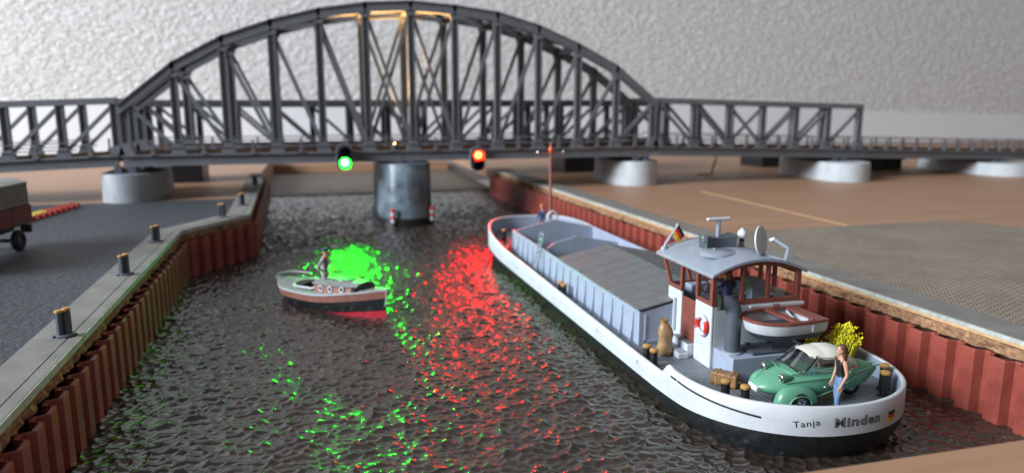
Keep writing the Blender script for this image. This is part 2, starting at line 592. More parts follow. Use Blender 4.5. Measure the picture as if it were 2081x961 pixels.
# pale strip let into the board
g = G().prism([(28.62, 34.0), (28.86, 34.0), (28.86, 50.2), (28.62, 50.2)], ZB + 0.004, ZB + 0.03)
M['pale_strip'] = mat('pale_wood_strip', (0.55, 0.34, 0.17), 0.6, 0.2, 4)
tag(obj('wood_strip', g, 'pale_strip'), 'thin pale wooden strip lying along the brown board', 'strip')


# ------------------------------------------------------------------ quay walls
def pile_mesh():
    """One trough-shaped sheet pile, 0.95 wide along local x, front towards -y."""
    pts = [(-0.475, 0.0), (-0.40, 0.0), (-0.30, -0.26), (0.18, -0.26), (0.29, 0.0), (0.475, 0.0)]
    back = [(x, y + 0.09) for x, y in reversed(pts)]
    g = G()
    ring = pts + back
    g.loft([[(x, y, -0.25) for x, y in ring], [(x, y, 1.88) for x, y in ring], [(x * 0.985, y + 0.012, 1.93) for x, y in ring]])
    # weld lip on one edge
    g.box(-0.49, -0.455, -0.045, 0.0, -0.2, 1.90)
    return new_mesh('sheet_pile', g, 'pile', None)


PILE = pile_mesh()


def piles_along(parent, p0, p1, flip):
    p0, p1 = Vector((*p0, 0)), Vector((*p1, 0))
    d = p1 - p0
    n = max(1, round(d.length / 0.95))
    step = d / n
    ang = math.atan2(d.y, d.x)
    for i in range(n):
        c = p0 + step * (i + 0.5)
        o = bpy.data.objects.new('sheet_pile', PILE)
        COL.objects.link(o)
        o.parent = parent
        o.location = c - BASE[parent.name]
        o.location.z += random.uniform(-0.03, 0.02)
        o.rotation_euler = (0, 0, ang + flip + random.uniform(-0.012, 0.012))
        o.scale = (step.length / 0.95, 1, 1)


def offset_path(path, d):
    out = []
    for i, p in enumerate(path):
        a = Vector(path[max(0, i - 1)]); b = Vector(path[min(len(path) - 1, i + 1)])
        p = Vector(p)
        if 0 < i < len(path) - 1:
            d1 = (p - a).normalized(); d2 = (b - p).normalized()
            n1 = Vector((-d1.y, d1.x)); n2 = Vector((-d2.y, d2.x))
            nn = (n1 + n2).normalized()
            k = d / max(0.35, nn.dot(n1))
            out.append(tuple(p + nn * k))
        else:
            t = (b - a).normalized()
            out.append(tuple(p + Vector((-t.y, t.x)) * d))
    return out


def strip(path, d0, d1, z0, z1):
    a, b = offset_path(path, d0), offset_path(path, d1)
    g = G()
    rings = [[(p[0], p[1], z0), (q[0], q[1], z0), (q[0], q[1], z1), (p[0], p[1], z1)] for p, q in zip(a, b)]
    return g.loft(rings)


def densify(path, step):
    out = []
    for a, b in zip(path[:-1], path[1:]):
        a, b = Vector(a), Vector(b)
        n = max(1, int((b - a).length / step))
        out += [tuple(a.lerp(b, i / n)) for i in range(n)]
    return out + [tuple(path[-1])]


def cork(path, d_front, d_back, z0, z1, seed):
    """Crumbly cork packing: an uneven front face of torn chunks."""
    rnd = random.Random(seed)
    pts = densify(path, 0.13)
    fr, bk = offset_path(pts, d_front), offset_path(pts, d_back)
    g = G()
    rings = []
    nrow = 5
    sgn = 1
    for i, (p, q) in enumerate(zip(fr, bk)):
        t = (Vector(p) - Vector(q)).normalized()
        ring = []
        for k in range(nrow):
            z = lerp(z0, z1, k / (nrow - 1)) + (rnd.uniform(-0.025, 0.025) if 0 < k < nrow - 1 else 0)
            bulge = 0.16 * (mnoise.noise(Vector((p[0] * 1.9, p[1] * 1.9, z * 3.2 + seed))) + 0.25) + rnd.uniform(-0.05, 0.05)
            ring.append((p[0] + t.x * bulge, p[1] + t.y * bulge, z))
        ring += [(q[0], q[1], z1), (q[0], q[1], z0)]
        rings.append(ring)
    return g.loft(rings)


# right quay (water to its left): path runs with +Y, land on its right (negative offset)
RP = [(quay_right_x(6.5), 6.5), (quay_right_x(70.5), 70.5)]
qr = thing('quay_wall', (19.3, 38, 0), 'long red brown sheet pile quay wall behind the barge, lit along its far half', 'quay wall', 'sheet pile quay walls')
piles_along(qr, RP[0], RP[1], math.pi)
obj('cork_packing', cork(RP, -0.28, -0.9, 1.90, 2.26, 4), 'cork', qr)
obj('timber_lath', strip(RP, -0.20, -0.75, 2.262, 2.36), 'pale_strip', qr, bevel=0.015)
co_r = obj('coping', strip(RP, -0.22, -1.62, 2.364, 2.52), ['cap'], qr, bevel=0.02)
eg = strip(RP, -0.185, -0.222, 2.372, 2.505)
obj('coping_edge', eg, 'cap_edge', co_r)
obj('quay_core', strip(RP, -0.35, -0.6, -0.2, 1.88), 'darkwood', qr)

ql = thing('quay_wall', (-7, 38, 0), 'shadowed dark brown sheet pile quay wall with angled bend beside the asphalt', 'quay wall', 'sheet pile quay walls')
for a, b in zip(LEFT_PATH[:-1], LEFT_PATH[1:]):
    piles_along(ql, a, b, 0.0)
# for the left quay the water is on the right of +Y, land on the left (positive offset)
obj('cork_packing', cork(LEFT_PATH, 0.24, 0.8, 1.88, 2.26, 9), 'cork', ql)
cl = obj('coping', strip(LEFT_PATH, 0.47, 1.45, 2.264, 2.50), 'cap', ql, bevel=0.02)
obj('coping_lip', strip(LEFT_PATH, 0.14, 0.46, 2.264, 2.49), 'cap', ql, bevel=0.02)
obj('coping_edge', strip(LEFT_PATH, 0.112, 0.142, 2.27, 2.48), 'cap_edge', cl)
obj('quay_core', strip(LEFT_PATH, 0.32, 0.6, -0.2, 1.86), 'darkwood', ql)


# ------------------------------------------------------------------ bollards on the left quay
def bollard_cluster():
    r = thing('mooring_bollard', (0, 0, 0), '', 'bollard', 'mooring bollards along the left quay', rz=0)
    g = G()
    g.lathe([(0.36, 0.0), (0.36, 0.05), (0.30, 0.09)], n=8)
    g.box(-0.42, 0.42, -0.10, 0.10, 0.0, 0.07)
    obj('base_plate', g, 'darkgrey', r, smooth=35)
    for k, (dx, dy, h) in enumerate(((-0.13, 0.0, 0.80), (0.13, 0.05, 0.84))):
        g = G().lathe([(0.125, 0.04), (0.125, h)], (dx, dy, 0), 12)
        for a in (0.4, 2.5, 4.6):
            g.box(dx + 0.13 * math.cos(a) - 0.03, dx + 0.13 * math.cos(a) + 0.03, dy + 0.13 * math.sin(a) - 0.03, dy + 0.13 * math.sin(a) + 0.03, 0.04, h - 0.05)
        p = obj('post', g, 'darkgrey', r, smooth=35)
        obj('post_cap', G().lathe([(0.155, h), (0.165, h + 0.04), (0.15, h + 0.08), (0.05, h + 0.095)], (dx, dy, 0), 12), 'tan', p, smooth=50)
    return r


b0 = bollard_cluster()
spots = [((-7.25, 22.9), 0.3, 'nearest twin-post bollard with tan caps on the grey quay coping'),
         ((-7.42, 30.8), 0.5, 'second twin-post bollard from the camera on the dark left quay'),
         ((-7.62, 37.8), 0.2, 'third bollard on the left quay, just before the coping bends'),
         ((-5.45, 45.2), -0.5, 'bollard on the short slanting stretch of the left quay'),
         ((-4.75, 50.0), 0.4, 'bollard standing just beyond the corner of the left quay'),
         ((-4.85, 62.4), 0.1, 'farthest bollard at the end of the left quay, below the bridge')]
for i, ((x, y), a, lab) in enumerate(spots):
    o = b0 if i == 0 else dup_tree(b0, (x, y, 2.5), a)
    o.location = (x, y, 2.5)
    o.rotation_euler = (0, 0, a)
    o.scale = (0.72, 0.72, 0.90)
    o['label'] = lab


# ------------------------------------------------------------------ bridges
YN, YF = 55.5, 60.5          # near and far truss planes of the arch bridge
PAN = 3.28
X0 = -12.45
ARCH_Z = [9.23, 11.85, 13.64, 14.80, 15.65, 16.16, 16.38, 16.17, 15.78, 14.89, 13.58, 11.95, 9.40]


def member(name, p0, p1, w, h, root, mats='bridge'):
    g = G().beam(p0, p1, w, h)
    return obj(name, g, mats, root)


def h_post(name, x, y, z0, z1, w, root):
    """A vertical of H section: two flanges and a web, as moulded."""
    g = G()
    g.box(x - w / 2, x - w / 2 + 0.09, y - 0.20, y + 0.20, z0, z1)
    g.box(x + w / 2 - 0.09, x + w / 2, y - 0.20, y + 0.20, z0, z1)
    g.box(x - w / 2 + 0.09, x + w / 2 - 0.09, y - 0.06, y + 0.06, z0, z1)
    return obj(name, g, 'bridge', root)


def gusset(x, y, z, up, root, wb=0.85, wt=0.40, h=0.75):
    zz = (z, z + h) if up else (z, z - h)
    g = G()
    pts = [(x - wb / 2, zz[0]), (x + wb / 2, zz[0]), (x + wt / 2, zz[1]), (x - wt / 2, zz[1])]
    g.loft([[(a, y - 0.26, b) for a, b in pts], [(a, y + 0.26, b) for a, b in pts]])
    return obj('gusset_plate', g, 'bridge', root)


def girder(xa, xb, y, za, zb, root, depth=0.78):
    """Lower girder: web with top and bottom flanges; z at the top, may slope."""
    g = G()
    for (w, t0, t1) in ((0.56, 0.0, -0.12), (0.16, -0.12, -depth + 0.12), (0.60, -depth + 0.12, -depth)):
        y0, y1 = y - w / 2, y + w / 2
        g.hexa([(xa, y0, za + t1), (xb, y0, zb + t1), (xb, y1, zb + t1), (xa, y1, za + t1),
                (xa, y0, za + t0), (xb, y0, zb + t0), (xb, y1, zb + t0), (xa, y1, za + t0)])
    return obj('lower_girder', g, 'bridge', root)


def deck_and_track(xa, xb, ya, yb, za, zb, root):
    g = G()
    g.hexa([(xa, ya + 0.3, za - 0.52), (xb, ya + 0.3, zb - 0.52), (xb, yb - 0.3, zb - 0.52), (xa, yb - 0.3, za - 0.52),
            (xa, ya + 0.3, za - 0.22), (xb, ya + 0.3, zb - 0.22), (xb, yb - 0.3, zb - 0.22), (xa, yb - 0.3, za - 0.22)])
    d = obj('deck', g, 'bridge', root)
    yc = (ya + yb) / 2
    n = int((xb - xa) / 0.72)
    g = G()
    for i in range(n):
        x = xa + (i + 0.5) * (xb - xa) / n
        z = lerp(za, zb, (i + 0.5) / n) - 0.218
        g.box(x - 0.13, x + 0.13, yc - 1.25, yc + 1.25, z, z + 0.15)
    tag(obj('sleepers', g, 'darkwood', root), kind='stuff')
    for s in (-0.72, 0.72):
        g = G().beam((xa, yc + s, za + 0.02), (xb, yc + s, zb + 0.02), 0.10, 0.18)
        obj('rail', g, 'rail', root)
    return d


def railing(xs, y, zf, root, h=0.95):
    """Foot-way railing: a post at every x and two bars."""
    for x in xs:
        z = zf(x)
        g = G().box(x - 0.07, x + 0.07, y - 0.06, y + 0.06, z, z + h)
        g.loft([[(x - 0.2, y - 0.07, z), (x + 0.2, y - 0.07, z), (x + 0.2, y + 0.07, z), (x - 0.2, y + 0.07, z)],
                [(x - 0.071, y - 0.065, z + 0.3), (x + 0.071, y - 0.065, z + 0.3), (x + 0.071, y + 0.065, z + 0.3), (x - 0.071, y + 0.065, z + 0.3)]])
        obj('railing_post', g, 'bridge', root)
    for k in (0.52, 1.0):
        g = G()
        g.beam((xs[0] - 0.8, y, zf(xs[0] - 0.8) + h * k), (xs[-1] + 0.8, y, zf(xs[-1] + 0.8) + h * k), 0.09, 0.08)
        obj('railing_bar', g, 'bridge', root)


# --- arch span
ab = thing('arch_bridge', (X0 + 6 * PAN, 58, 4.75), 'grey plastic railway arch truss bridge spanning the canal', 'bridge')
ZT = 5.52
NX = [X0 + PAN * i for i in range(13)]
for y in (YN, YF):
    girder(X0 - 0.3, NX[-1] + 0.3, y, ZT, ZT, ab)
    for i in range(12):
        g = G()
        za, zb = ARCH_Z[i] - 0.33, ARCH_Z[i + 1] - 0.33
        dz = (zb - za) / PAN
        e = 0.12
        xa, xb = NX[i] - (e if i else 0.35), NX[i + 1] + (e if i < 11 else 0.35)
        za2, zb2 = za - dz * (NX[i] - xa), zb + dz * (xb - NX[i + 1])
        for (w, t0, t1) in ((0.74, 0.33, 0.22), (0.50, 0.22, -0.30), (0.62, -0.30, -0.40)):
            g.hexa([(xa, y - w / 2, za2 + t1), (xb, y - w / 2, zb2 + t1), (xb, y + w / 2, zb2 + t1), (xa, y + w / 2, za2 + t1),
                    (xa, y - w / 2, za2 + t0), (xb, y - w / 2, zb2 + t0), (xb, y + w / 2, zb2 + t0), (xa, y + w / 2, za2 + t0)])
        obj('arch_chord', g, 'bridge', ab)
    for i in range(13):
        h_post('vertical', NX[i], y, ZT, ARCH_Z[i] - 0.6, 0.52 if 0 < i < 12 else 0.62, ab)
        gusset(NX[i], y, ZT, True, ab, 1.05, 0.54, 0.8)
        if 0 < i < 12:
            gusset(NX[i], y, ARCH_Z[i] - 0.52, False, ab, 0.95, 0.54, 0.55)
    for i in range(1, 12):
        lo = lambda k: (NX[k], y, ZT + 0.25)
        hi = lambda k: (NX[k], y, ARCH_Z[k] - 0.65)
        if i in (5, 6):
            continue
        if i <= 4:
            member('diagonal', hi(i), lo(i + 1), 0.20, 0.26, ab)
        elif i >= 7 and i < 12:
            member('diagonal', lo(i), hi(i + 1) if i < 11 else (NX[12], y, 9.0), 0.20, 0.26, ab)
    for i in (5, 6):
        member('diagonal', (NX[i], y - 0.03, ARCH_Z[i] - 0.65), (NX[i + 1], y - 0.03, ZT + 0.25), 0.14, 0.25, ab)
        member('diagonal', (NX[i], y + 0.12, ZT + 0.25), (NX[i + 1], y + 0.12, ARCH_Z[i + 1] - 0.65), 0.14, 0.25, ab)
    member('diagonal', (NX[0] + 0.2, y, 9.0), (NX[1], y, ZT + 0.25), 0.20, 0.24, ab)
    railing([X0 + PAN * (i + 0.5) for i in range(12)], y - 0.30, lambda x: ZT, ab)
for i in range(2, 11):       # cross struts and wind bracing between the two arches
    g = G().box(NX[i] - 0.22, NX[i] + 0.22, YN + 0.3, YF - 0.3, ARCH_Z[i] - 0.62, ARCH_Z[i] - 0.12)
    obj('cross_strut', g, 'bridge', ab)
for i in range(3, 10):
    for s in (0, 1):
        a = (NX[i], (YN, YF)[s], ARCH_Z[i] - 0.35 + 0.05 * s)
        b = (NX[i + 1], (YF, YN)[s], ARCH_Z[i + 1] - 0.35 + 0.05 * s)
        obj('wind_brace', G().beam(a, b, 0.30, 0.16, side=(0, 0, 1)), 'bridge', ab)
deck_and_track(X0 - 0.3, NX[-1] + 0.3, YN, YF, ZT, ZT, ab)


# --- flat truss spans
def flat_span(name, xa, n, dx, za, zb, hgt, ya, yb, label, group, rail=True, detail=True):
    """Parallel-chord truss span from xa over n panels; the lower girder's top runs from za to zb."""
    xb = xa + n * dx
    zf = lambda x: lerp(za, zb, (x - xa) / (xb - xa))
    r = thing(name, ((xa + xb) / 2, (ya + yb) / 2, min(za, zb) - 0.78), label, 'bridge', group)
    lo_x, hi_x = min(xa, xb), max(xa, xb)
    sg = 1 if dx > 0 else -1
    for y in (ya, yb):
        girder(lo_x, hi_x, y, zf(lo_x), zf(hi_x), r)
        g = G().beam((lo_x - 0.2, y, zf(lo_x) + hgt - 0.2), (hi_x + 0.2, y, zf(hi_x) + hgt - 0.2), 0.56, 0.42 if detail else 0.62)
        obj('top_chord', g, 'bridge', r)
        for i in range(n + 1):
            x = xa + i * dx
            h_post('vertical', x, y, zf(x), zf(x) + hgt - 0.4, 0.50, r)
            if detail:
                gusset(x, y, zf(x), True, r, 1.0, 0.52, 0.65)
        for i in range(n):
            a, b = xa + i * dx, xa + (i + 1) * dx
            first = i < n / 2
            p0 = (a, y, zf(a) + (hgt - 0.45 if first else 0.25))
            p1 = (b, y, zf(b) + (0.25 if first else hgt - 0.45))
            member('diagonal', p0, p1, 0.2, 0.25, r)
        if rail:
            railing([xa + dx * (i + 0.5) for i in range(n)], y - 0.30, zf, r)
    deck_and_track(lo_x, hi_x, ya, yb, zf(lo_x), zf(hi_x), r)
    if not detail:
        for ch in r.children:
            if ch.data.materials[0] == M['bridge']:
                ch.data.materials[0] = M['bridge_shade']
    return r


flat_span('truss_span', 27.40, 6, 3.27, 5.50, 4.95, 3.92, YN, YF, 'grey flat truss span to the right of the arch, ending over open board', 'flat truss spans')
flat_span('truss_span', -13.05, 6, -3.28, 5.55, 4.85, 3.85, YN, YF, 'grey flat truss span leading off from the arch above the parked trailer', 'flat truss spans')
flat_span('truss_bridge_behind', -13.2, 14, 3.28, 5.35, 5.35, 3.80, 67.0, 71.5, 'straight truss bridge, darkened for shadow, running behind the arch bridge', None, rail=False, detail=False)

# --- open deck span at the far right
dr = thing('deck_span', (64, 58, 3.5), 'low open deck bridge span with only a railing, running on from the last truss', 'bridge')
for y in (YN, YF):
    girder(47.1, 95.0, y, 4.93, 3.55, dr)
    railing([48.4 + 1.64 * i for i in range(28)], y - 0.2, lambda x: lerp(4.93, 3.55, (x - 47.1) / 47.9), dr)
deck_and_track(47.1, 95.0, YN, YF, 4.93, 3.55, dr)


# ------------------------------------------------------------------ piers
def stadium(cx, y0, y1, r, n=14):
    pts = [(cx + r * math.cos(a), y0 - r * math.sin(a)) for a in [math.pi * k / n for k in range(n + 1)]]
    pts += [(cx - r * math.cos(a), y1 + r * math.sin(a)) for a in [math.pi * k / n for k in range(n + 1)]]
    return pts


def pier(cx, r, y0, y1, zb, zt, mats, label, plinth=False, zg=4.735):
    p = thing('bridge_pier', (cx, (y0 + y1) / 2, zb), label, 'pier', 'bridge piers')
    g = G()
    a, b = stadium(cx, y0, y1, r), stadium(cx, y0, y1, r * 0.97)
    g.loft([[(x, y, zb) for x, y in a], [(x, y, zt - 0.04) for x, y in b], [(cx + (x - cx) * 0.97, y, zt) for x, y in b]])
    sh = obj('shaft', g, mats, p, smooth=30)
    for dx in (-0.5, 0.4):
        obj('bearing_block', G().box(cx + dx - 0.25, cx + dx + 0.25, YN - 0.3, YN + 0.3, zt, zg), 'darkgrey', p, bevel=0.03)
        obj('bearing_block', G().box(cx + dx - 0.25, cx + dx + 0.25, YF - 0.3, YF + 0.3, zt, zg), 'darkgrey', p, bevel=0.03)
    if plinth:
        c = stadium(cx, y0, y1, r * 1.07)
        g = G().prism(c, -0.3, 0.55)
        obj('plinth', g, 'black', p, smooth=30, bevel=0.05)
    return p


pier(-12.6, 1.85, 56.3, 61.5, ZB - 0.1, 4.25, 'pier_shade', 'concrete pier, darkened for shade, standing beside the asphalt, under the arch foot')
pier(6.55, 1.98, 55.7, 61.5, -0.2, 4.58, 'pierblue', 'blue grey smeared river pier standing in the canal', plinth=True)
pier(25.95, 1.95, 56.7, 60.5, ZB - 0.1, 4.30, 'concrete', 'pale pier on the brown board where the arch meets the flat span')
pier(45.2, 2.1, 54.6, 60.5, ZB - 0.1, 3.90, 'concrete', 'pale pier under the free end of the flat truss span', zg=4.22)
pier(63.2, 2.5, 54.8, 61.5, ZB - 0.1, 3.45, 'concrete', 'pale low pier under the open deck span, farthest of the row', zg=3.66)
# blocks under the bridge behind
for x, lab in ((-11.6, 'dark block carrying the rear bridge, behind the concrete pier by the asphalt'), (25.6, 'dark block carrying the rear bridge, beyond the quay end'),
               (47.5, 'dark block under the rear bridge, seen below the flat truss span')):
    p = thing('support_block', (x, 69, ZB), lab, 'support', 'supports of the rear bridge')
    obj('body', G().box(x - 2.2, x + 2.2, 67.2, 71.3, ZB - 0.05, 4.2), 'black', p, bevel=0.08)
    obj('cap_slab', G().box(x - 2.4, x + 2.4, 67.0, 71.5, 4.205, 4.56), 'black', p, bevel=0.05)
p = thing('support_block', (54.6, 62, ZB), 'dark block under the open deck span, between its pale piers', 'support', 'supports of the rear bridge')
obj('body', G().box(53.0, 57.8, 61.5, 65.5, ZB - 0.05, 3.3), 'black', p, bevel=0.08)
obj('cap_slab', G().box(52.8, 58.0, 61.3, 65.7, 3.305, 3.6), 'black', p, bevel=0.05)

# red and white markers on the river pier
for a, lab in ((5.35, 'red and white banded marker at the foot of the river pier, on its brighter flank'), (8.35, 'red and white banded marker on the shaded corner of the river pier')):
    yy = 55.7 - math.sqrt(max(0.1, (2.05 * 1.08) ** 2 - (a - 6.55) ** 2)) - 0.10
    t = thing('pier_marker', (a, yy, 0.1), lab, 'marker', 'markers on the river pier')
    for k in range(4):
        g = G().lathe([(0.15, 0.30 + k * 0.26), (0.16, 0.32 + k * 0.26), (0.16, 0.54 + k * 0.26), (0.15, 0.558 + k * 0.26)], (a, yy, 0), 12)
        obj('band', g, 'red' if k % 2 else 'white', t, smooth=40)
    obj('foot', G().lathe([(0.19, 0.16), (0.17, 0.298)], (a, yy, 0), 12), 'black', t, smooth=40)
    obj('bracket', G().box(a - 0.05, a + 0.05, yy + 0.12, yy + 0.4, 0.6, 0.72), 'black', t)


# ------------------------------------------------------------------ signals and the bridge lamp
def signal(x, z_on, z_off, lampmat, label, turn=0.0):
    zc = (z_on + z_off) / 2
    r = thing('bridge_signal', (x, 54.9, zc), label, 'signal', 'light signals on the bridge girder')
    def stad(rr, y, hh=0.38):
        n = 12
        pts = [(x + rr * math.cos(t), y, zc + hh + rr * math.sin(t)) for t in [math.pi * k / n for k in range(n + 1)]]
        pts += [(x - rr * math.cos(t), y, zc - hh - rr * math.sin(t)) for t in [math.pi * k / n for k in range(n + 1)]]
        return pts
    obj('board', G().loft([stad(0.52, 54.98), stad(0.52, 54.88)]), 'black', r, smooth=40)
    g = G()
    a, b, c, d = stad(0.58, 54.99), stad(0.58, 54.84), stad(0.525, 54.84), stad(0.525, 54.99)
    n = len(a)
    g.v = [tuple(p) for q in (a, b, c, d) for p in q]
    for k in range(4):
        for j in range(n):
            k2 = (k + 1) % 4
            g.f.append((k * n + j, k * n + (j + 1) % n, k2 * n + (j + 1) % n, k2 * n + j)); g.m.append(0)
    obj('rim', g, 'decal_grey', r, smooth=40)
    dome = [(0.34, 0.0), (0.335, -0.10), (0.28, -0.24), (0.17, -0.32), (0.04, -0.35)]
    glow = 'glow_green' if lampmat == 'lamp_green' else 'glow_red'
    ann = [(0.365, 0.0), (0.36, -0.10), (0.32, -0.20), (0.265, -0.22)]
    on = obj('lit_lens', G().lathe(ann, (x, 54.875, z_on), 24, axis='y'), glow, r, smooth=60)
    obj('emitter', G().lathe([(0.26, -0.225), (0.25, -0.27), (0.17, -0.32), (0.03, -0.34)], (x, 54.875, z_on), 20, axis='y'), lampmat, on, smooth=60)
    for zz in (z_on, z_off):  # hoods added to cut the side light of the signal lamps
        rings = [[(x + dx_ + rr_ * math.cos(t), yy_, zz + rr_ * math.sin(t)) for t in [2 * math.pi * k / 24 for k in range(24)]]
                 for rr_, yy_, dx_ in ((0.375, 54.875, 0), (0.375, 53.72, turn), (0.40, 53.72, turn), (0.40, 54.875, 0))]
        obj('added_hood', G().loft(rings, False), 'black', r, smooth=40)
    obj('dark_lens', G().lathe([(a_ * 0.9, b_ * 0.5) for a_, b_ in dome], (x, 54.875, z_off), 20, axis='y'), 'lens_off', r, smooth=60)
    obj('bracket', G().box(x - 0.12, x + 0.12, 54.99, 55.21, zc - 0.1, zc + 0.45), 'darkgrey', r)
    return r


signal(2.07, 4.78, 5.54, 'lamp_green', 'signal on the bridge girder showing a bright green light')
signal(12.05, 5.12, 4.46, 'lamp_red', 'signal on the bridge girder showing a bright red light', -0.16)

wl = thing('bridge_lamp', (6.0, 57.3, 5.3), 'tiny warm lit lamp on the bridge deck above the river pier', 'lamp')
obj('socket', G().lathe([(0.16, 5.3), (0.16, 5.75), (0.12, 5.85)], (6.0, 57.3, 0), 12), 'darkgrey', wl, smooth=40)
obj('bulb', G().lathe([(0.04, 5.852), (0.055, 5.90), (0.05, 5.95), (0.02, 5.98)], (6.0, 57.3, 0), 14), 'lamp_warm', wl, smooth=60)
sd = bpy.data.lights.new('bridge_lamp_light', 'SPOT')
sd.energy, sd.color, sd.spot_size, sd.spot_blend, sd.shadow_soft_size = 62000, (1.0, 0.56, 0.17), R(58), 0.4, 0.12
so = bpy.data.objects.new('bridge_lamp_light', sd)
COL.objects.link(so)
so.parent = wl
so.location = (0, 0, 0.85)
so.rotation_euler = (R(180 + 6), 0, 0)

# loose red wire behind
tag(obj('red_wire', G().path([(36.95, 61.9, 4.6), (36.8, 61.95, 3.9), (36.5, 61.9, 3.1), (36.3, 61.8, 2.45), (36.0, 61.7, 2.33), (34.8, 61.9, 2.33)], 0.09, 7), 'wire', smooth=60),
    'loose red wire hanging below the flat truss span', 'wire')


# ------------------------------------------------------------------ figures
def figure(name, root_name, joints, edges, matfun, mats, parent=None, sub=2):
    """One continuous body grown with a Skin modifier. joints: {key: ((x, y, z), (rx, ry))}; matfun(point) -> slot."""
    keys = list(joints)
    me = bpy.data.meshes.new(name)
    me.from_pydata([joints[k][0] for k in keys], [(keys.index(a), keys.index(b)) for a, b in edges], [])
    tmp = bpy.data.objects.new(name + '_tmp', me)
    COL.objects.link(tmp)
    sk = tmp.modifiers.new('skin', 'SKIN')
    sk.branch_smoothing = 0.4
    for i, k in enumerate(keys):
        d = me.skin_vertices[0].data[i]
        rr = joints[k][1]
        d.radius = rr if isinstance(rr, tuple) else (rr, rr)
        d.use_root = (k == root_name)
    ss = tmp.modifiers.new('sub', 'SUBSURF')
    ss.levels = ss.render_levels = sub
    dg = bpy.context.evaluated_depsgraph_get()
    dg.update()
    ev = tmp.evaluated_get(dg)
    out = bpy.data.meshes.new_from_object(ev)
    out.name = name
    bpy.data.objects.remove(tmp)
    out.materials.clear()
    for mm_ in mats:
        out.materials.append(M[mm_])
    for p in out.polygons:
        p.material_index = matfun(p.center)
        p.use_smooth = True
    o = bpy.data.objects.new(name, out)
    COL.objects.link(o)
    if parent is not None:
        o.parent = parent
    return o


def hand(jts, eds, wrist, tip_dir, spread, key, s=1.0):
    """Five short finger chains rooted in the palm."""
    w = Vector(wrist); d = Vector(tip_dir).normalized(); sp = Vector(spread).normalized()
    palm = w + d * 0.07 * s
    jts[key + 'palm'] = (tuple(palm), (0.038 * s, 0.026 * s))
    eds.append((key + 'wrist', key + 'palm'))
    for i, (off, ln) in enumerate(((-0.036, 0.075), (-0.012, 0.09), (0.012, 0.085), (0.034, 0.065))):
        a = palm + sp * off * s + d * 0.035 * s
        b = a + d * ln * s * 0.55
        c = b + d * ln * s * 0.4 + Vector((0, 0, -0.012 * s))
        jts[f'{key}f{i}a'] = (tuple(a), 0.013 * s)
        jts[f'{key}f{i}b'] = (tuple(b), 0.012 * s)
        jts[f'{key}f{i}c'] = (tuple(c), 0.010 * s)
        eds += [(key + 'palm', f'{key}f{i}a'), (f'{key}f{i}a', f'{key}f{i}b'), (f'{key}f{i}b', f'{key}f{i}c')]
    a = palm - sp * 0.05 * s - d * 0.01 * s
    b = a + d * 0.05 * s - sp * 0.012 * s
    jts[key + 'ta'] = (tuple(a), 0.014 * s); jts[key + 'tb'] = (tuple(b), 0.011 * s)
    eds += [(key + 'palm', key + 'ta'), (key + 'ta', key + 'tb')]


def head_mesh(c, s, face, name, mats, parent, mi=0):
    """Head with brow, nose, chin and ears; `face` is the unit direction it looks (xy). Height s."""
    f = Vector((face[0], face[1], 0)).normalized()
    side = Vector((-f.y, f.x, 0))
    g = G()
    prof = [(-0.50, 0.16, 0.10), (-0.44, 0.26, 0.10), (-0.33, 0.32, 0.06), (-0.15, 0.36, 0.0), (0.05, 0.385, -0.02),
            (0.22, 0.375, -0.03), (0.36, 0.31, -0.03), (0.45, 0.20, -0.03), (0.50, 0.06, -0.03)]
    rings = []
    for z, r, fo in prof:
        ring = []
        for k in range(20):
            t = 2 * math.pi * k / 20
            ca, sa = math.cos(t), math.sin(t)
            rx = r * 1.12 if ca > 0 else r * 1.16
            bump = 0.0
            if abs(sa) < 0.35 and ca > 0:
                if abs(z + 0.15) < 0.03: bump = 0.10      # nose
                elif abs(z - 0.05) < 0.03: bump = 0.0
                elif abs(z + 0.44) < 0.03: bump = 0.05    # chin
            if 0.25 < abs(sa) < 0.75 and ca > 0 and abs(z - 0.05) < 0.03: bump = -0.045   # eye sockets
            if abs(ca) < 0.25 and abs(z + 0.15) < 0.12: bump += 0.05                        # ears
            p = Vector(c) + f * (ca * (rx + bump) + fo) * s + side * (sa * (r * 0.86 + (0.05 if abs(ca) < 0.25 and -0.25 < z < 0.1 else 0))) * s + Vector((0, 0, z * s))
            ring.append(p)
        rings.append(ring)
    g.loft(rings, True, mi)
    return obj(name, g, mats, parent, smooth=75)


def face_marks(c, s, face, parent):
    f = Vector((face[0], face[1], 0)).normalized()
    side = Vector((-f.y, f.x, 0))
    for k in (-1, 1):
        p = Vector(c) + f * 0.372 * s + side * k * 0.15 * s + Vector((0, 0, 0.04 * s))
        obj('eye', G().lathe([(0.01 * s, -0.03 * s), (0.045 * s, 0), (0.01 * s, 0.03 * s)], p, 8), 'black', parent, smooth=60)
    p = Vector(c) + f * 0.385 * s + Vector((0, 0, -0.29 * s))
    g = G().beam(p - side * 0.10 * s, p + side * 0.10 * s, 0.04 * s, 0.035 * s, side=(0, 0, 1))
    obj('mouth', g, 'launch_red', parent)


# ------------------------------------------------------------------ barge
BX, BRX, BRY, BSY, BBY, BBR = 13.1, 3.33, 3.45, 18.1, 39.3, 5.2


def xc(y):
    return BX - 0.010 * (y - 18)


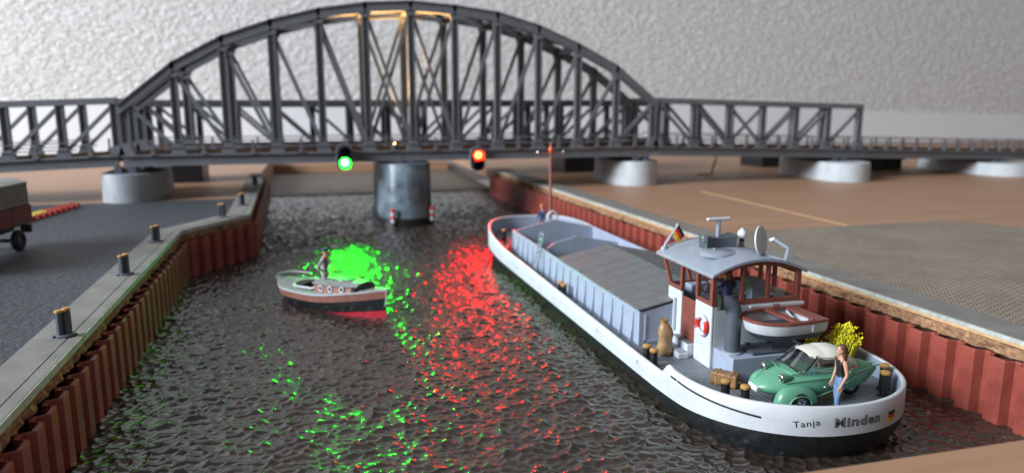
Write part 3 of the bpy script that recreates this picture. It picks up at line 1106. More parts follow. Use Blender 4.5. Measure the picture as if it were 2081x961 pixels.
def barge_outline(inset):
    """Plan outline, from the stern round by the left side to the bow and back."""
    rx, ry, br = BRX - inset, BRY - inset, BBR - inset * 1.3
    left = []
    for k in range(0, 19):
        a = math.pi / 2 * k / 18
        e = 0.93
        y = BSY - ry * (math.cos(a) ** e)
        left.append((-rx * (math.sin(a) ** e if k else 0.0), y))
    ys = [18.25, 18.40, 18.5, 18.58, 18.66, 18.74, 18.82, 18.90, 18.98, 19.06, 19.14, 19.25, 19.5, 20.5, 22, 24, 26, 28, 30, 32, 34, 36, 37, 38, 38.7]
    left += [(-rx, y) for y in ys]
    for k in range(0, 17):
        a = math.pi / 2 * k / 16
        left.append((-rx * (math.cos(a) ** 0.72 if k < 16 else 0.0), BBY + br * (math.sin(a) ** 0.9 if k else 0)))
    right = [(-x, y) for x, y in reversed(left[1:-1])]
    return [(xc(y) + x, y) for x, y in left + right]


def ztop(y):
    z = lerp(1.17, 1.36, sstep(20, 37, y)) + 0.62 * sstep(36.5, 44.2, y)
    aft = 1.50 + 0.04 * sstep(16.5, 14.6, y)
    hump = 0.05 * math.exp(-((y - 18.5) / 0.16) ** 2)
    return lerp(aft + hump, z, sstep(18.55, 19.05, y))


def zbnd(y):
    return lerp(0.74, 0.54, sstep(15, 20, y)) + 0.42 * sstep(37.5, 44.2, y)


barge = thing('cargo_barge', (13.0, 29.0, 0), 'grey and white inland cargo barge with black hull moored at the red quay', 'barge')
DZ = 0.90
o0, o1, o2, o3 = barge_outline(0.50), barge_outline(0.26), barge_outline(0.015), barge_outline(0.0)
o0b = barge_outline(0.06)
g = G().loft([[(x, y, -0.5) for x, y in o0], [(x, y, 0.02) for x, y in o1], [(x, y, lerp(0.05, zbnd(y), 0.55)) for x, y in o0b], [(x, y, zbnd(y)) for x, y in o2]], True)
obj('hull', g, 'hull_black', barge, smooth=40)
i1, i2 = barge_outline(0.05), barge_outline(0.13)
g = G().loft([[(x, y, zbnd(y) - 0.01) for x, y in o2], [(x, y, zbnd(y)) for x, y in o3], [(x, y, lerp(zbnd(y), ztop(y), 0.5)) for x, y in barge_outline(0.0)],
              [(x, y, ztop(y) - 0.03) for x, y in o3], [(x, y, ztop(y)) for x, y in barge_outline(0.03)], [(x, y, ztop(y)) for x, y in barge_outline(0.10)],
              [(x, y, ztop(y) - 0.03) for x, y in i2], [(x, y, DZ - 0.05) for x, y in i2]], False)
bul = obj('bulwark', g, 'white', barge, smooth=50)
# grey inside lining of the bulwark
l1, l2 = barge_outline(0.134), barge_outline(0.16)
g = G().loft([[(x, y, DZ - 0.02) for x, y in l1], [(x, y, ztop(y) - 0.05) for x, y in l1], [(x, y, ztop(y) - 0.05) for x, y in l2], [(x, y, DZ - 0.02) for x, y in l2]], False)
obj('lining', g, 'greyblue', bul, smooth=50)
dk = barge_outline(0.11)
g = G().add([(x, y, DZ) for x, y in dk] + [(x, y, DZ - 0.06) for x, y in dk], [tuple(range(len(dk))), tuple(reversed(range(len(dk), 2 * len(dk))))])
obj('deck', g, 'deck', barge)
# raised fore deck
fd = [(x, y) for x, y in barge_outline(0.2) if y > 39.2]
g = G().prism(fd, DZ + 0.004, 1.15)
obj('fore_deck', g, 'deck', barge)


def stern_pt(a, z, e):
    """Point on the stern's outside at angle a from dead astern (positive to starboard side of the picture)."""
    k = 0.93
    s, c = math.sin(abs(a)), math.cos(a)
    y = BSY - (BRY + e) * (c ** k)
    return Vector((xc(y) + math.copysign((BRX + e) * (s ** k), a), y, z))


def stern_strip(pts, h, name, mats, e0=-0.01, e1=0.006):
    """A thin band on the stern; pts: (angle, z)."""
    g = G()
    rings = []
    for a, z in pts:
        rings.append([stern_pt(a, z - h / 2, e0), stern_pt(a, z - h / 2, e1), stern_pt(a, z + h / 2, e1), stern_pt(a, z + h / 2, e0)])
    return obj(name, g.loft(rings), mats, bul)


stern_strip([(R(-88 + 3.6 * k), lerp(1.27, 1.12, k / 13)) for k in range(14)], 0.055, 'fairlead_slot', 'black')
stern_strip([(R(62 + 3 * k), lerp(1.20, 1.28, k / 5)) for k in range(6)], 0.055, 'fairlead_slot', 'black')
# the slot carries on along the straight side
g = G().box(xc(18.3) - BRX - 0.006, xc(18.3) - BRX + 0.01, 18.0, 18.35, 1.24, 1.30)
obj('fairlead_slot', g, 'black', bul)


def text_mesh(s, size, bold):
    cu = bpy.data.curves.new('lettering', 'FONT')
    cu.body = s
    cu.size = size
    cu.align_x = 'CENTER'
    cu.offset = bold
    cu.space_character = 1.12
    cu.resolution_u = 3
    t = bpy.data.objects.new('lettering_tmp', cu)
    COL.objects.link(t)
    dg = bpy.context.evaluated_depsgraph_get()
    me = bpy.data.meshes.new_from_object(t.evaluated_get(dg))
    bpy.data.objects.remove(t)
    return me


def stern_text(s, size, bold, a0, z0, tilt, lift, mats, name, wide=1.0, off=(0, 0)):
    me = text_mesh(s, size, bold)
    bm = bmesh.new(); bm.from_mesh(me)
    bmesh.ops.subdivide_edges(bm, edges=[e for e in bm.edges if e.calc_length() > 0.05], cuts=2)
    bmesh.ops.triangulate(bm, faces=bm.faces)
    g = G()
    vs = []
    for v in bm.verts:
        x, y = v.co.x * wide + off[0], v.co.y + off[1]
        x, y = x * math.cos(tilt) - y * math.sin(tilt), x * math.sin(tilt) + y * math.cos(tilt)
        vs.append(stern_pt(a0 + x / 3.4, z0 + y, lift))
    bm.verts.ensure_lookup_table()
    g.add(vs, [tuple(v.index for v in f.verts) for f in bm.faces])
    bm.free()
    return obj(name, g, mats, bul, recalc=False)


stern_text('Tanja', 0.25, 0.0, R(-21.5), 1.01, R(9), 0.006, 'decal', 'name_lettering', 1.15)
stern_text('Minden', 0.36, 0.010, R(1.2), 0.99, 0.0, 0.005, 'decal', 'name_lettering', 1.10)
stern_text('Minden', 0.36, -0.007, R(1.2), 0.99, 0.0, 0.009, 'decal_grey', 'name_lettering_fill', 1.10, (-0.006, 0.005))
for k, c in enumerate(('gold', 'red', 'decal')):
    pts = [(R(18.4 + 1.3 * j), 0.925 + 0.095 * k) for j in range(5)]
    stern_strip(pts, 0.095, 'flag_stripe', c, -0.01, 0.007)
# small draught marks on the side
for y in (20.6, 24.0, 34.6, 39.0):
    obj('draught_mark', G().box(xc(y) - BRX - 0.008, xc(y) - BRX + 0.004, y - 0.05, y + 0.05, 0.86, 0.98), 'decal_grey', bul)

# hold: coaming walls, ribs, bulkheads, hatch boards
CL, CR, CY0, CY1, CZ = 10.45, 15.30, 22.05, 38.7, 2.12
RIDGE = 2.66
XM = (CL + CR) / 2
obj('coaming_side', G().box(CL, CL + 0.10, CY0, CY1, DZ - 0.04, CZ), 'greyblue', barge, bevel=0.015)
obj('coaming_side', G().box(CR - 0.10, CR, CY0, CY1, DZ - 0.04, CZ), 'greyblue', barge, bevel=0.015)
for y, nm in ((CY0, 'hold_bulkhead'), (CY1 - 0.12, 'hold_bulkhead')):
    g = G()
    pts = [(CL + 0.102, DZ - 0.04), (CR - 0.102, DZ - 0.04), (CR - 0.102, CZ - 0.03), (XM, RIDGE - 0.05), (CL + 0.102, CZ - 0.03)]
    g.loft([[(x, y, z) for x, z in pts], [(x, y + 0.12, z) for x, z in pts]])
    bh = obj(nm, g, 'greyblue', barge)
g = G()
for (a, b, c, d) in ((CL + 0.2, XM - 0.2, DZ + 0.12, 0),):
    g.box(a, a + 0.07, CY0 - 0.04, CY0 + 0.001, DZ + 0.1, CZ - 0.12)
    g.box(a, b, CY0 - 0.04, CY0 + 0.001, DZ + 0.1, DZ + 0.2)
    g.box(b, b + 0.07, CY0 - 0.04, CY0 + 0.001, DZ + 0.1, RIDGE - 0.2)
obj('bulkhead_frame', g, 'greyblue', barge, bevel=0.01)
# intermediate bulkhead, only partly up, inside the open hold
g = G()
pts = [(CL + 0.102, -0.3), (CR - 0.102, -0.3), (CR - 0.102, CZ - 0.25), (XM, CZ + 0.2), (XM - 1.2, CZ - 0.10), (CL + 0.102, CZ - 0.85)]
g.loft([[(x, 34.9, z) for x, z in pts], [(x, 35.0, z) for x, z in pts]])
obj('hold_partition', g, 'greyblue', barge)
obj('hold_floor', G().box(CL + 0.1, CR - 0.1, CY0 + 0.1, CY1 - 0.1, 0.901, 0.94), 'darkgrey', barge)
rib_me = None
n_rib = 18
for i in range(n_rib):
    y = CY0 + 0.45 + i * (CY1 - CY0 - 0.8) / (n_rib - 1)
    for sd_ in (-1, 1):
        if rib_me is None:
            g = G()
            pts = [(0.0, DZ - 0.02), (-0.15, DZ - 0.02), (-0.06, 1.5), (-0.03, CZ - 0.14), (0.0, CZ - 0.1)]
            g.loft([[(x, -0.035, z) for x, z in pts], [(x, 0.035, z) for x, z in pts]])
            rib_me = new_mesh('coaming_rib', g, 'greyblue')
        o = bpy.data.objects.new('coaming_rib', rib_me)
        COL.objects.link(o)
        o.parent = barge
        o.location = Vector((CL - 0.0005 if sd_ < 0 else CR + 0.0005, y, 0)) - BASE[barge.name]
        o.rotation_euler = (0, 0, 0 if sd_ < 0 else math.pi)
obj('coaming_end_panel', G().box(CL - 0.02, CL + 0.5, CY1 + 0.004, CY1 + 0.10, DZ + 0.2, CZ), 'mahogany', barge, bevel=0.01)
nb = 9
by0, by1 = CY0 - 0.06, 30.7
for i in range(nb):
    a, b = lerp(by0, by1, i / nb) + 0.012, lerp(by0, by1, (i + 1) / nb) - 0.012
    for s in (-1, 1):
        xe = CL - 0.05 if s < 0 else CR + 0.05
        dzr = random.uniform(-0.008, 0.008)
        g = G()
        zo, zi = CZ + 0.02 + dzr, RIDGE + dzr
        xi = XM + s * 0.05
        g.hexa([(xe, a, zo), (xi, a, zi), (xi, b, zi), (xe, b, zo), (xe, a, zo + 0.06), (xi, a, zi + 0.06), (xi, b, zi + 0.06), (xe, b, zo + 0.06)] if s < 0 else
               [(xi, a, zi), (xe, a, zo), (xe, b, zo), (xi, b, zi), (xi, a, zi + 0.06), (xe, a, zo + 0.06), (xe, b, zo + 0.06), (xi, b, zi + 0.06)])
        obj('hatch_board', g, 'hatch', barge, bevel=0.012)
obj('ridge_bar', G().box(XM - 0.07, XM + 0.07, by0 - 0.02, by1 + 0.02, RIDGE + 0.03, RIDGE + 0.12), 'darkgrey', barge, bevel=0.02)


def barge_bollard(x, y, z, h=0.62, r=0.12):
    g = G().lathe([(r * 1.5, z), (r * 1.45, z + 0.04), (r, z + 0.06), (r, z + h - 0.02)], (x, y, 0), 14)
    p = obj('bollard', g, 'black', barge, smooth=40)
    obj('bollard_cap', G().lathe([(r * 1.02, z + h - 0.019), (r * 1.18, z + h), (r * 1.18, z + h + 0.06), (r * 0.95, z + h + 0.085), (0.02, z + h + 0.095)], (x, y, 0), 14), 'tan', p, smooth=45)


for (x, y, z, h) in ((10.72, 16.95, DZ, 0.62), (11.02, 16.45, DZ, 0.62), (15.40, 16.25, DZ, 0.66), (15.80, 16.72, DZ, 0.66),
                     (10.05, 20.55, DZ, 0.5), (10.08, 20.1, DZ, 0.5), (10.05, 29.2, DZ, 0.5), (10.05, 28.75, DZ, 0.5),
                     (10.45, 40.55, 1.15, 0.6), (15.6, 40.4, 1.15, 0.6), (16.0, 20.6, DZ, 0.6)):
    barge_bollard(x, y, z, h)

# windlass and mooring gear on the bow
g = G().lathe([(0.28, 0), (0.28, 0.1), (0.18, 0.14), (0.18, 0.8), (0.28, 0.84), (0.28, 0.95)], (12.0, 41.1, 1.55), 14, axis='x')
g.box(11.85, 12.0, 40.85, 41.35, 1.15, 1.75)
g.box(12.95, 13.1, 40.85, 41.35, 1.15, 1.75)
obj('windlass', g, 'black', barge, smooth=40)
g = G()
for k in range(3):
    n = 18
    ring = [(10.0 + (0.26 - 0.03 * k) * math.cos(2 * math.pi * j / n), 38.5 + (0.34 - 0.03 * k) * math.sin(2 * math.pi * j / n), DZ + 0.07 + 0.12 * k) for j in range(n + 1)]
    g.path(ring, 0.07, 6)
tag(obj('rope_coil', g, 'tan', smooth=60), 'tan rope coil lying on the side deck near the bow', 'rope')
tag(obj('red_fender', G().lathe([(0.03, 0), (0.14, 0.05), (0.17, 0.2), (0.17, 0.45), (0.12, 0.56), (0.03, 0.6)], (9.98, 37.75, DZ), 14), 'red', smooth=60),
    'small red fender standing on the side deck beside the rope coil', 'fender')

# mast on the fore deck
mst = obj('mast', G().path([(12.95, 39.6, 1.15), (12.95, 39.6, 4.2), (12.95, 39.6, 6.9)], [0.105, 0.09, 0.065], 10), 'mastbrown', barge, smooth=60)
obj('cross_yard', G().path([(12.15, 39.6, 6.22), (13.78, 39.6, 6.22)], 0.045, 8), 'mastbrown', mst, smooth=60)
obj('yard_ball', G().lathe([(0.01, -0.09), (0.08, -0.04), (0.08, 0.04), (0.01, 0.09)], (12.2, 39.6, 6.33), 10), 'chrome', mst, smooth=60)
obj('yard_ball', G().lathe([(0.01, -0.09), (0.08, -0.04), (0.08, 0.04), (0.01, 0.09)], (13.72, 39.6, 6.33), 10), 'chrome', mst, smooth=60)
obj('mast_lamp', G().lathe([(0.09, 6.32), (0.12, 6.36), (0.12, 6.52), (0.07, 6.62), (0.05, 6.70)], (12.95, 39.6, 0), 12), 'orange', mst, smooth=50)
obj('mast_step', G().box(12.75, 13.15, 39.4, 39.8, 1.151, 1.4), 'mahogany', mst)


def torus(c, R0, r, nrm='y', n=24, k=10):
    g = G()
    rings = []
    for i in range(n + 1):
        a = 2 * math.pi * i / n
        ring = []
        for j in range(k):
            b = 2 * math.pi * j / k
            q = ((R0 + r * math.cos(b)) * math.cos(a), r * math.sin(b), (R0 + r * math.cos(b)) * math.sin(a))
            if nrm == 'x':
                q = (q[1], q[0], q[2])
            elif nrm == 'z':
                q = (q[0], q[2], q[1])
            ring.append((c[0] + q[0], c[1] + q[1], c[2] + q[2]))
        rings.append(ring)
    return g.loft(rings, False)


def arc_torus(c, R0, r, a0, a1, nrm, n=8, k=10):
    g = G()
    rings = []
    for i in range(n + 1):
        a = lerp(a0, a1, i / n)
        ring = []
        for j in range(k):
            b = 2 * math.pi * j / k
            q = ((R0 + r * math.cos(b)) * math.cos(a), r * math.sin(b), (R0 + r * math.cos(b)) * math.sin(a))
            if nrm == 'x':
                q = (q[1], q[0], q[2])
            ring.append((c[0] + q[0], c[1] + q[1], c[2] + q[2]))
        rings.append(ring)
    return g.loft(rings, True)


def lifebuoy(c, nrm, label, R0=0.36, r=0.085, bands=True):
    t = thing('lifebuoy', c, label, 'lifebuoy', 'lifebuoys on the barge')
    obj('ring', torus(c, R0, r, nrm), 'white', t, smooth=70)
    if bands:
        for a in (0.0, math.pi):
            obj('red_band', arc_torus(c, R0, r + 0.006, a - 0.62, a + 0.62, nrm), 'red', t, smooth=70)
    return t


lifebuoy((12.85, 38.85, 2.76), 'y', 'plain white lifebuoy upright on the hold edge by the mast', 0.26, 0.08, False)

# ladder leaning on the hold
ld = thing('ladder', (10.1, 33.0, DZ), 'grey ladder leaning against the side of the open hold', 'ladder')
A0, A1 = Vector((9.95, 32.75, DZ + 0.01)), Vector((10.5, 33.0, 2.95))
B0, B1 = A0 + Vector((0, 0.42, 0)), A1 + Vector((0, 0.42, 0))
for p, q in ((A0, A1), (B0, B1)):
    obj('stile', G().beam(p, q, 0.055, 0.07), 'greyblue', ld)
for k in range(8):
    t = (k + 0.7) / 8.2
    obj('rung', G().path([A0.lerp(A1, t) + Vector((0, 0.028, 0)), B0.lerp(B1, t) - Vector((0, 0.028, 0))], 0.024, 6), 'greyblue', ld)

# ------------------------------------------------------------------ wheelhouse (part of the barge)
WL, WR, WN, WF, SILL = 11.69, 14.83, 19.49, 22.40, 2.90
EAVE, CROWN = 3.86, 4.30


def roof_z(x):
    t = (x - (WL + WR) / 2) / ((WR - WL) / 2 + 0.12)
    return EAVE + (CROWN - EAVE) * (1 - min(1.3, t * t))


# lower walls
g = G()
g.box(WL, WL + 0.10, WN, 20.52, DZ - 0.02, SILL)
obj('cabin_wall', g, 'white', barge, bevel=0.03)
obj('cabin_wall', G().box(WL, WL + 0.10, 21.46, WF, DZ - 0.02, SILL), 'white', barge, bevel=0.03)
obj('cabin_wall', G().box(WL + 0.102, WR, WN, WN + 0.10, DZ - 0.02, SILL), 'white', barge, bevel=0.02)
obj('cabin_wall', G().box(WR - 0.10, WR, WN + 0.102, WF, DZ - 0.02, SILL), 'white', barge)
obj('cabin_wall', G().box(WL + 0.102, WR - 0.102, WF - 0.10, WF, DZ - 0.02, SILL), 'white', barge)
obj('cabin_floor', G().box(WL + 0.102, WR - 0.102, WN + 0.102, WF - 0.102, 1.75, 1.80), 'darkgrey', barge)
dr_ = obj('door', G().box(WL + 0.025, WL + 0.08, 20.525, 21.455, 1.36, 2.78), 'mahogany', barge, bevel=0.01)
obj('door_jamb', G().box(WL - 0.012, WL + 0.03, 21.40, 21.47, 1.36, SILL), 'white', dr_)
obj('door_step', G().box(WL - 0.20, WL + 0.3, 20.55, 21.6, DZ + 0.002, 1.355), 'white', barge, bevel=0.02)
obj('door_step', G().box(WL - 0.20, WL - 0.002, 20.62, 21.55, 1.358, 1.40), 'deck', barge, bevel=0.01)
obj('door_step', G().box(WL - 0.55, WL - 0.202, 20.45, 21.75, DZ + 0.002, 1.10), 'white', barge, bevel=0.02)
obj('door_step', G().box(WL - 0.52, WL - 0.24, 20.52, 21.68, 1.102, 1.14), 'roofgrey', barge, bevel=0.01)
obj('rubbing_rail', G().box(WL - 0.05, WL - 0.002, 21.75, 21.86, 1.45, 2.60), 'roofgrey', barge, bevel=0.015)
# window frames
fr_ = obj('window_frame', G().box(WL - 0.012, WL + 0.085, WN - 0.012, 20.50, SILL + 0.003, SILL + 0.13), 'mahogany', barge, bevel=0.01)
for (a, b) in ((WL, WR),):
    obj('window_frame', G().box(WL + 0.088, WR + 0.012, WN - 0.012, WN + 0.085, SILL + 0.003, SILL + 0.16), 'mahogany', barge, bevel=0.01)
obj('window_frame', G().box(WL - 0.012, WL + 0.085, 21.48, WF + 0.012, SILL + 0.003, SILL + 0.13), 'mahogany', barge, bevel=0.01)
obj('window_frame', G().box(WR - 0.085, WR + 0.012, WN + 0.088, WF + 0.012, SILL + 0.003, SILL + 0.13), 'mahogany', barge)
obj('window_frame', G().box(WL + 0.088, WR - 0.088, WF - 0.085, WF + 0.012, SILL + 0.003, SILL + 0.13), 'mahogany', barge)


def post(x0, y0, x1, y1, w=0.15, top=None):
    zt = (roof_z(x1) - 0.06) if top is None else top
    g = G().hexa([(x0 - w / 2, y0 - w / 2, SILL + 0.12), (x0 + w / 2, y0 - w / 2, SILL + 0.12), (x0 + w / 2, y0 + w / 2, SILL + 0.12), (x0 - w / 2, y0 + w / 2, SILL + 0.12),
                  (x1 - w / 2, y1 - w / 2, zt), (x1 + w / 2, y1 - w / 2, zt), (x1 + w / 2, y1 + w / 2, zt), (x1 - w / 2, y1 + w / 2, zt)])
    return obj('window_post', g, 'mahogany', barge, bevel=0.01)


c_ = 0.065
post(WL + c_, WN + c_, WL + c_, WN + c_, 0.155)
post(WR - c_, WN + c_, WR - c_, WN + c_, 0.155)
for x in (12.74, 13.66):
    post(x, WN + 0.05, x, WN + 0.05, 0.12)
for y in (20.46, 21.50):
    post(WL + 0.05, y, WL + 0.05, y, 0.13)
for y in (20.8, 21.6):
    post(WR - 0.05, y, WR - 0.05, y, 0.12)
for x in (WL + c_, 12.5, 13.3, 14.1, WR - c_):       # raked front windows
    post(x, WF - 0.05, x, WF + 0.52, 0.12)
# head rails under the roof
g = G()
n = 16
ring = []
pa = [(lerp(WL, WR, k / n), roof_z(lerp(WL, WR, k / n)) - 0.045) for k in range(n + 1)]
lowz = [(x, min(z - 0.02, EAVE - 0.10 + 0.85 * (z - EAVE + 0.045))) for x, z in pa]
for yy in (WN - 0.004, WN + 0.08):
    ring.append([(x, yy, z) for x, z in pa] + [(x, yy, z) for x, z in reversed(lowz)])
g.loft(ring)
obj('head_rail', g, 'mahogany', barge)
obj('head_rail', G().box(WL - 0.002, WL + 0.07, WN + 0.082, WF + 0.5, EAVE - 0.10, EAVE - 0.02), 'mahogany', barge)
obj('head_rail', G().box(WR - 0.07, WR + 0.002, WN + 0.082, WF + 0.5, EAVE - 0.10, EAVE - 0.02), 'mahogany', barge)
# panes
obj('window_pane', G().box(WL + 0.30, 12.66, WN + 0.045, WN + 0.055, SILL + 0.162, EAVE - 0.05), 'glass', barge)
obj('window_pane', G().box(12.82, 13.58, WN + 0.045, WN + 0.055, SILL + 0.162, EAVE + 0.20), 'glass', barge)
obj('window_pane', G().box(13.74, WR - 0.17, WN + 0.045, WN + 0.055, SILL + 0.162, EAVE - 0.05), 'glass', barge)
obj('window_pane', G().box(WL + 0.045, WL + 0.055, WN + 0.16, 20.38, SILL + 0.132, EAVE - 0.05), 'glass', barge)
obj('window_pane', G().box(WL + 0.045, WL + 0.055, 21.58, WF - 0.05, SILL + 0.132, EAVE - 0.05), 'glass', barge)
# roof
g = G()
rings = []
n = 22
xa_, xb_ = WL - 0.12, WR + 0.12
for yy in (WN - 0.16, WF + 0.80):
    top = [(lerp(xa_, xb_, k / n), yy, roof_z(lerp(xa_, xb_, k / n)) + 0.08) for k in range(n + 1)]
    bot = [(x, y, z - 0.11) for x, y, z in reversed(top)]
    rings.append(top + bot)
roof = obj('cabin_roof', g.loft(rings), 'roofgrey', barge, smooth=35, bevel=0.02)


def rz(x):
    return roof_z(x) + 0.08


# things on the roof
obj('roof_hatch', G().lathe([(0.57, -0.06), (0.57, 0.06), (0.53, 0.085), (0.02, 0.10)], (12.55, 20.75, rz(12.55)), 28), 'roofgrey', roof, smooth=40)
obj('hatch_knob', G().lathe([(0.05, 0.09), (0.06, 0.13), (0.02, 0.15)], (12.55, 20.95, rz(12.55)), 10), 'roofgrey', roof, smooth=50)
g = G()
bx, by, bz = 12.95, 21.45, rz(12.9) - 0.03
xs_ = [-0.54, -0.38, -0.19, 0, 0.19, 0.38, 0.54]
fr1 = [(bx + x, by - 0.26 + 0.10 * (1 - (x / 0.54) ** 2), bz) for x in xs_]
fr2 = [(bx + x * 1.06, by - 0.30 + 0.12 * (1 - (x / 0.54) ** 2), bz + 0.38 + 0.10 * (x / 0.54) ** 2) for x in xs_]
bk1 = [(bx + x, by + 0.26, bz) for x in reversed(xs_)]
bk2 = [(bx + x * 1.06, by + 0.28, bz + 0.38 + 0.10 * (x / 0.54) ** 2) for x in reversed(xs_)]
obj('radar_housing', G().loft([fr1 + bk1, fr2 + bk2]), 'darkgrey', roof, smooth=30, bevel=0.02)
sl = obj('search_lamp', G().lathe([(0.09, -0.10), (0.11, 0.0), (0.08, 0.10)], (12.37, 21.35, bz + 0.36), 12, axis='y'), 'chrome', roof, smooth=60)
rm = obj('radar_mast', G().path([(12.98, 21.5, bz + 0.3), (12.98, 21.5, bz + 0.92)], 0.075, 10), 'roofgrey', roof, smooth=60)
g = G().box(12.98 - 0.44, 12.98 + 0.44, 21.42, 21.58, bz + 0.92, bz + 1.03)
obj('radar_scanner', g, 'white', rm, bevel=0.05, seg=3)
obj('lamp_stand', G().lathe([(0.10, 0.0), (0.09, 0.22)], (13.9, 21.5, rz(13.9) - 0.03), 12), 'roofgrey', roof, smooth=40)
lp = obj('lamp_collar', G().lathe([(0.085, 0.221), (0.085, 0.29)], (13.9, 21.5, rz(13.9) - 0.03), 12), 'black', roof, smooth=40)
obj('lamp_globe', G().lathe([(0.05, 0.29), (0.14, 0.37), (0.165, 0.47), (0.13, 0.58), (0.05, 0.63), (0.05, 0.66), (0.01, 0.67)], (13.9, 21.5, rz(13.9) - 0.03), 16), 'glob', roof, smooth=60)
# satellite dish facing starboard, its arm bent in front of it
Mx = Matrix.Translation((13.58, 19.95, rz(13.6) + 0.46)) @ Matrix.Rotation(R(-54), 4, 'Z') @ Matrix.Rotation(R(-8), 4, 'Y')
g = G().lathe([(0.02, -0.07), (0.36, -0.06), (0.47, -0.02), (0.48, 0.03), (0.455, 0.045), (0.3, 0.02), (0.02, 0.0)], (0, 0, 0), 32, axis='x').xform(Mx)
ds = obj('satellite_dish', g, 'white', roof, smooth=40)
dxy = Vector((math.cos(R(-48)), math.sin(R(-48)), 0))
p0 = Vector((13.58, 19.95, rz(13.6) + 0.03))
z0 = 0.0
arm = [p0 + dxy * 0.03, p0 + dxy * 0.78 + Vector((0, 0, -0.14)), p0 + dxy * 0.86 + Vector((0, 0, 0.28)), p0 + dxy * 0.42 + Vector((0, 0, 0.52))]
for a, b in zip(arm[:-1], arm[1:]):
    obj('dish_arm', G().beam(a, b, 0.075, 0.10, side=(dxy.y, -dxy.x, 0)), 'roofgrey', ds, bevel=0.01)
g = G().path([arm[-1] + dxy * 0.02 + Vector((0, 0, 0.02)), arm[-1] - dxy * 0.13 + Vector((0, 0, -0.06))], [0.06, 0.075], 10)
obj('dish_receiver', g, 'white', ds, smooth=50)
# flag staff
fp = Vector((11.78, 23.0, rz(11.78) - 0.02))
stf = obj('flag_staff', G().path([fp, fp + Vector((0.05, 0, 0.20)), fp + Vector((0.50, 0.05, 0.80))], [0.07, 0.06, 0.05], 9), 'roofgrey', roof, smooth=50)
obj('staff_foot', G().lathe([(0.13, -0.04), (0.12, 0.08), (0.07, 0.14)], fp, 12), 'roofgrey', stf, smooth=40)
obj('staff_head', G().lathe([(0.03, -0.04), (0.075, 0.0), (0.07, 0.08), (0.02, 0.11)], fp + Vector((0.51, 0.05, 0.80)), 10), 'cap_edge', stf, smooth=50)
dn, ac = Vector((0.235, 0.0, -0.36)), Vector((0.16, 0.0, 0.20)) * 0.72
q0 = fp + Vector((0.30, -0.05, 0.58))
for k, c in enumerate(('gold', 'red', 'decal')):
    a = q0 + ac * (k * 0.62)
    b = a + ac * 0.62
    th = Vector((0, 0.03, 0))
    w = Vector((0, -0.02, 0))
    g = G().loft([[a, b, b + th, a + th], [a + dn * 0.5 + w, b + dn * 0.5 + w, b + dn * 0.5 + w + th, a + dn * 0.5 + w + th], [a + dn, b + dn, b + dn + th, a + dn + th]])
    obj('flag_stripe', g, c, stf)

# inside: wheel stand, seat back, chart shelf
obj('helm_console', G().box(12.2, 13.3, 21.75, 22.2, 1.80, 3.02), 'greyblue', barge, bevel=0.05)
obj('helm_seat', G().box(12.55, 13.25, 20.05, 20.15, 1.80, 3.05), 'darkgrey', barge, bevel=0.04)
obj('cupboard', G().box(13.75, 14.3, 20.5, 21.2, 1.80, 3.35), 'greyblue', barge, bevel=0.02)
obj('chart_shelf', G().box(14.35, 14.72, 20.1, 21.8, 2.9, 3.08), 'white', barge, bevel=0.01)
g = torus((12.75, 21.6, 3.05), 0.30, 0.03, 'y', 20, 6)
for k in range(6):
    a = math.pi * k / 3
    g.path([(12.75, 21.6, 3.05), (12.75 + 0.36 * math.cos(a), 21.6, 3.05 + 0.36 * math.sin(a))], 0.02, 5)
obj('steering_wheel', g, 'mahogany', barge, smooth=60)

lifebuoy((WL - 0.07, 19.93, 2.20), 'x', 'red and white lifebuoy hanging on the white wheelhouse wall', 0.29, 0.075)

# engine casing, ventilator and hatch behind the wheelhouse
EZ = 1.58
obj('engine_casing', G().box(11.82, 14.75, 18.38, WN - 0.004, DZ - 0.02, EZ), 'greyblue', barge, bevel=0.03)
pth = [(12.12, 18.93, EZ - 0.02)] + [(12.12, 18.93, z) for z in (1.9, 2.3, 2.70, 2.86)]
pth += [(12.12 - 0.30 * (1 - math.cos(t)), 18.93 + 0.10 * (1 - math.cos(t)), 2.86 + 0.30 * math.sin(t)) for t in [R(15), R(30), R(45), R(60), R(75), R(88)]]
pth += [(11.73, 19.06, 3.165)]
vt = obj('ventilator', G().path(pth, 0.235, 20), 'darkgrey', barge, smooth=50)
obj('ventilator_foot', G().lathe([(0.31, EZ + 0.001), (0.30, EZ + 0.04), (0.24, EZ + 0.07)], (12.12, 18.93, 0), 20), 'roofgrey', vt, smooth=40)
obj('ventilator_mouth', G().path([(11.75, 19.055, 3.165), (11.675, 19.08, 3.168)], [0.25, 0.25], 20), 'black', vt, smooth=40)
hx = obj('engine_hatch', G().box(12.55, 14.45, 18.46, 19.36, EZ + 0.004, EZ + 0.09), 'darkgrey', barge, bevel=0.02)
obj('hatch_handle', G().path([(13.25, 18.60, EZ + 0.10), (13.28, 18.62, EZ + 0.15), (13.52, 18.75, EZ + 0.15), (13.55, 18.77, EZ + 0.10)], 0.022, 6), 'chrome', hx)
for x in (12.85, 13.6):
    obj('hatch_hinge', G().box(x - 0.09, x + 0.09, 19.20, 19.34, EZ + 0.09, EZ + 0.15), 'darkgrey', hx, bevel=0.02)

# davits carrying the dinghy
for x in (12.75, 14.25):
    obj('davit', G().path([(x, WN - 0.01, 2.62), (x, 19.35, 2.66), (x, 18.4, 2.28), (x, 18.1, 2.25)], 0.04, 6), 'white', barge, smooth=50)
obj('davit_rail', G().box(13.0, 14.95, WN - 0.10, WN - 0.004, 2.78, 2.87), 'white', barge, bevel=0.01)

# ------------------------------------------------------------------ dinghy
dg_ = thing('dinghy', (13.45, 18.55, 2.0), 'small white dinghy with brown rim slung behind the wheelhouse', 'dinghy', rz=R(4))


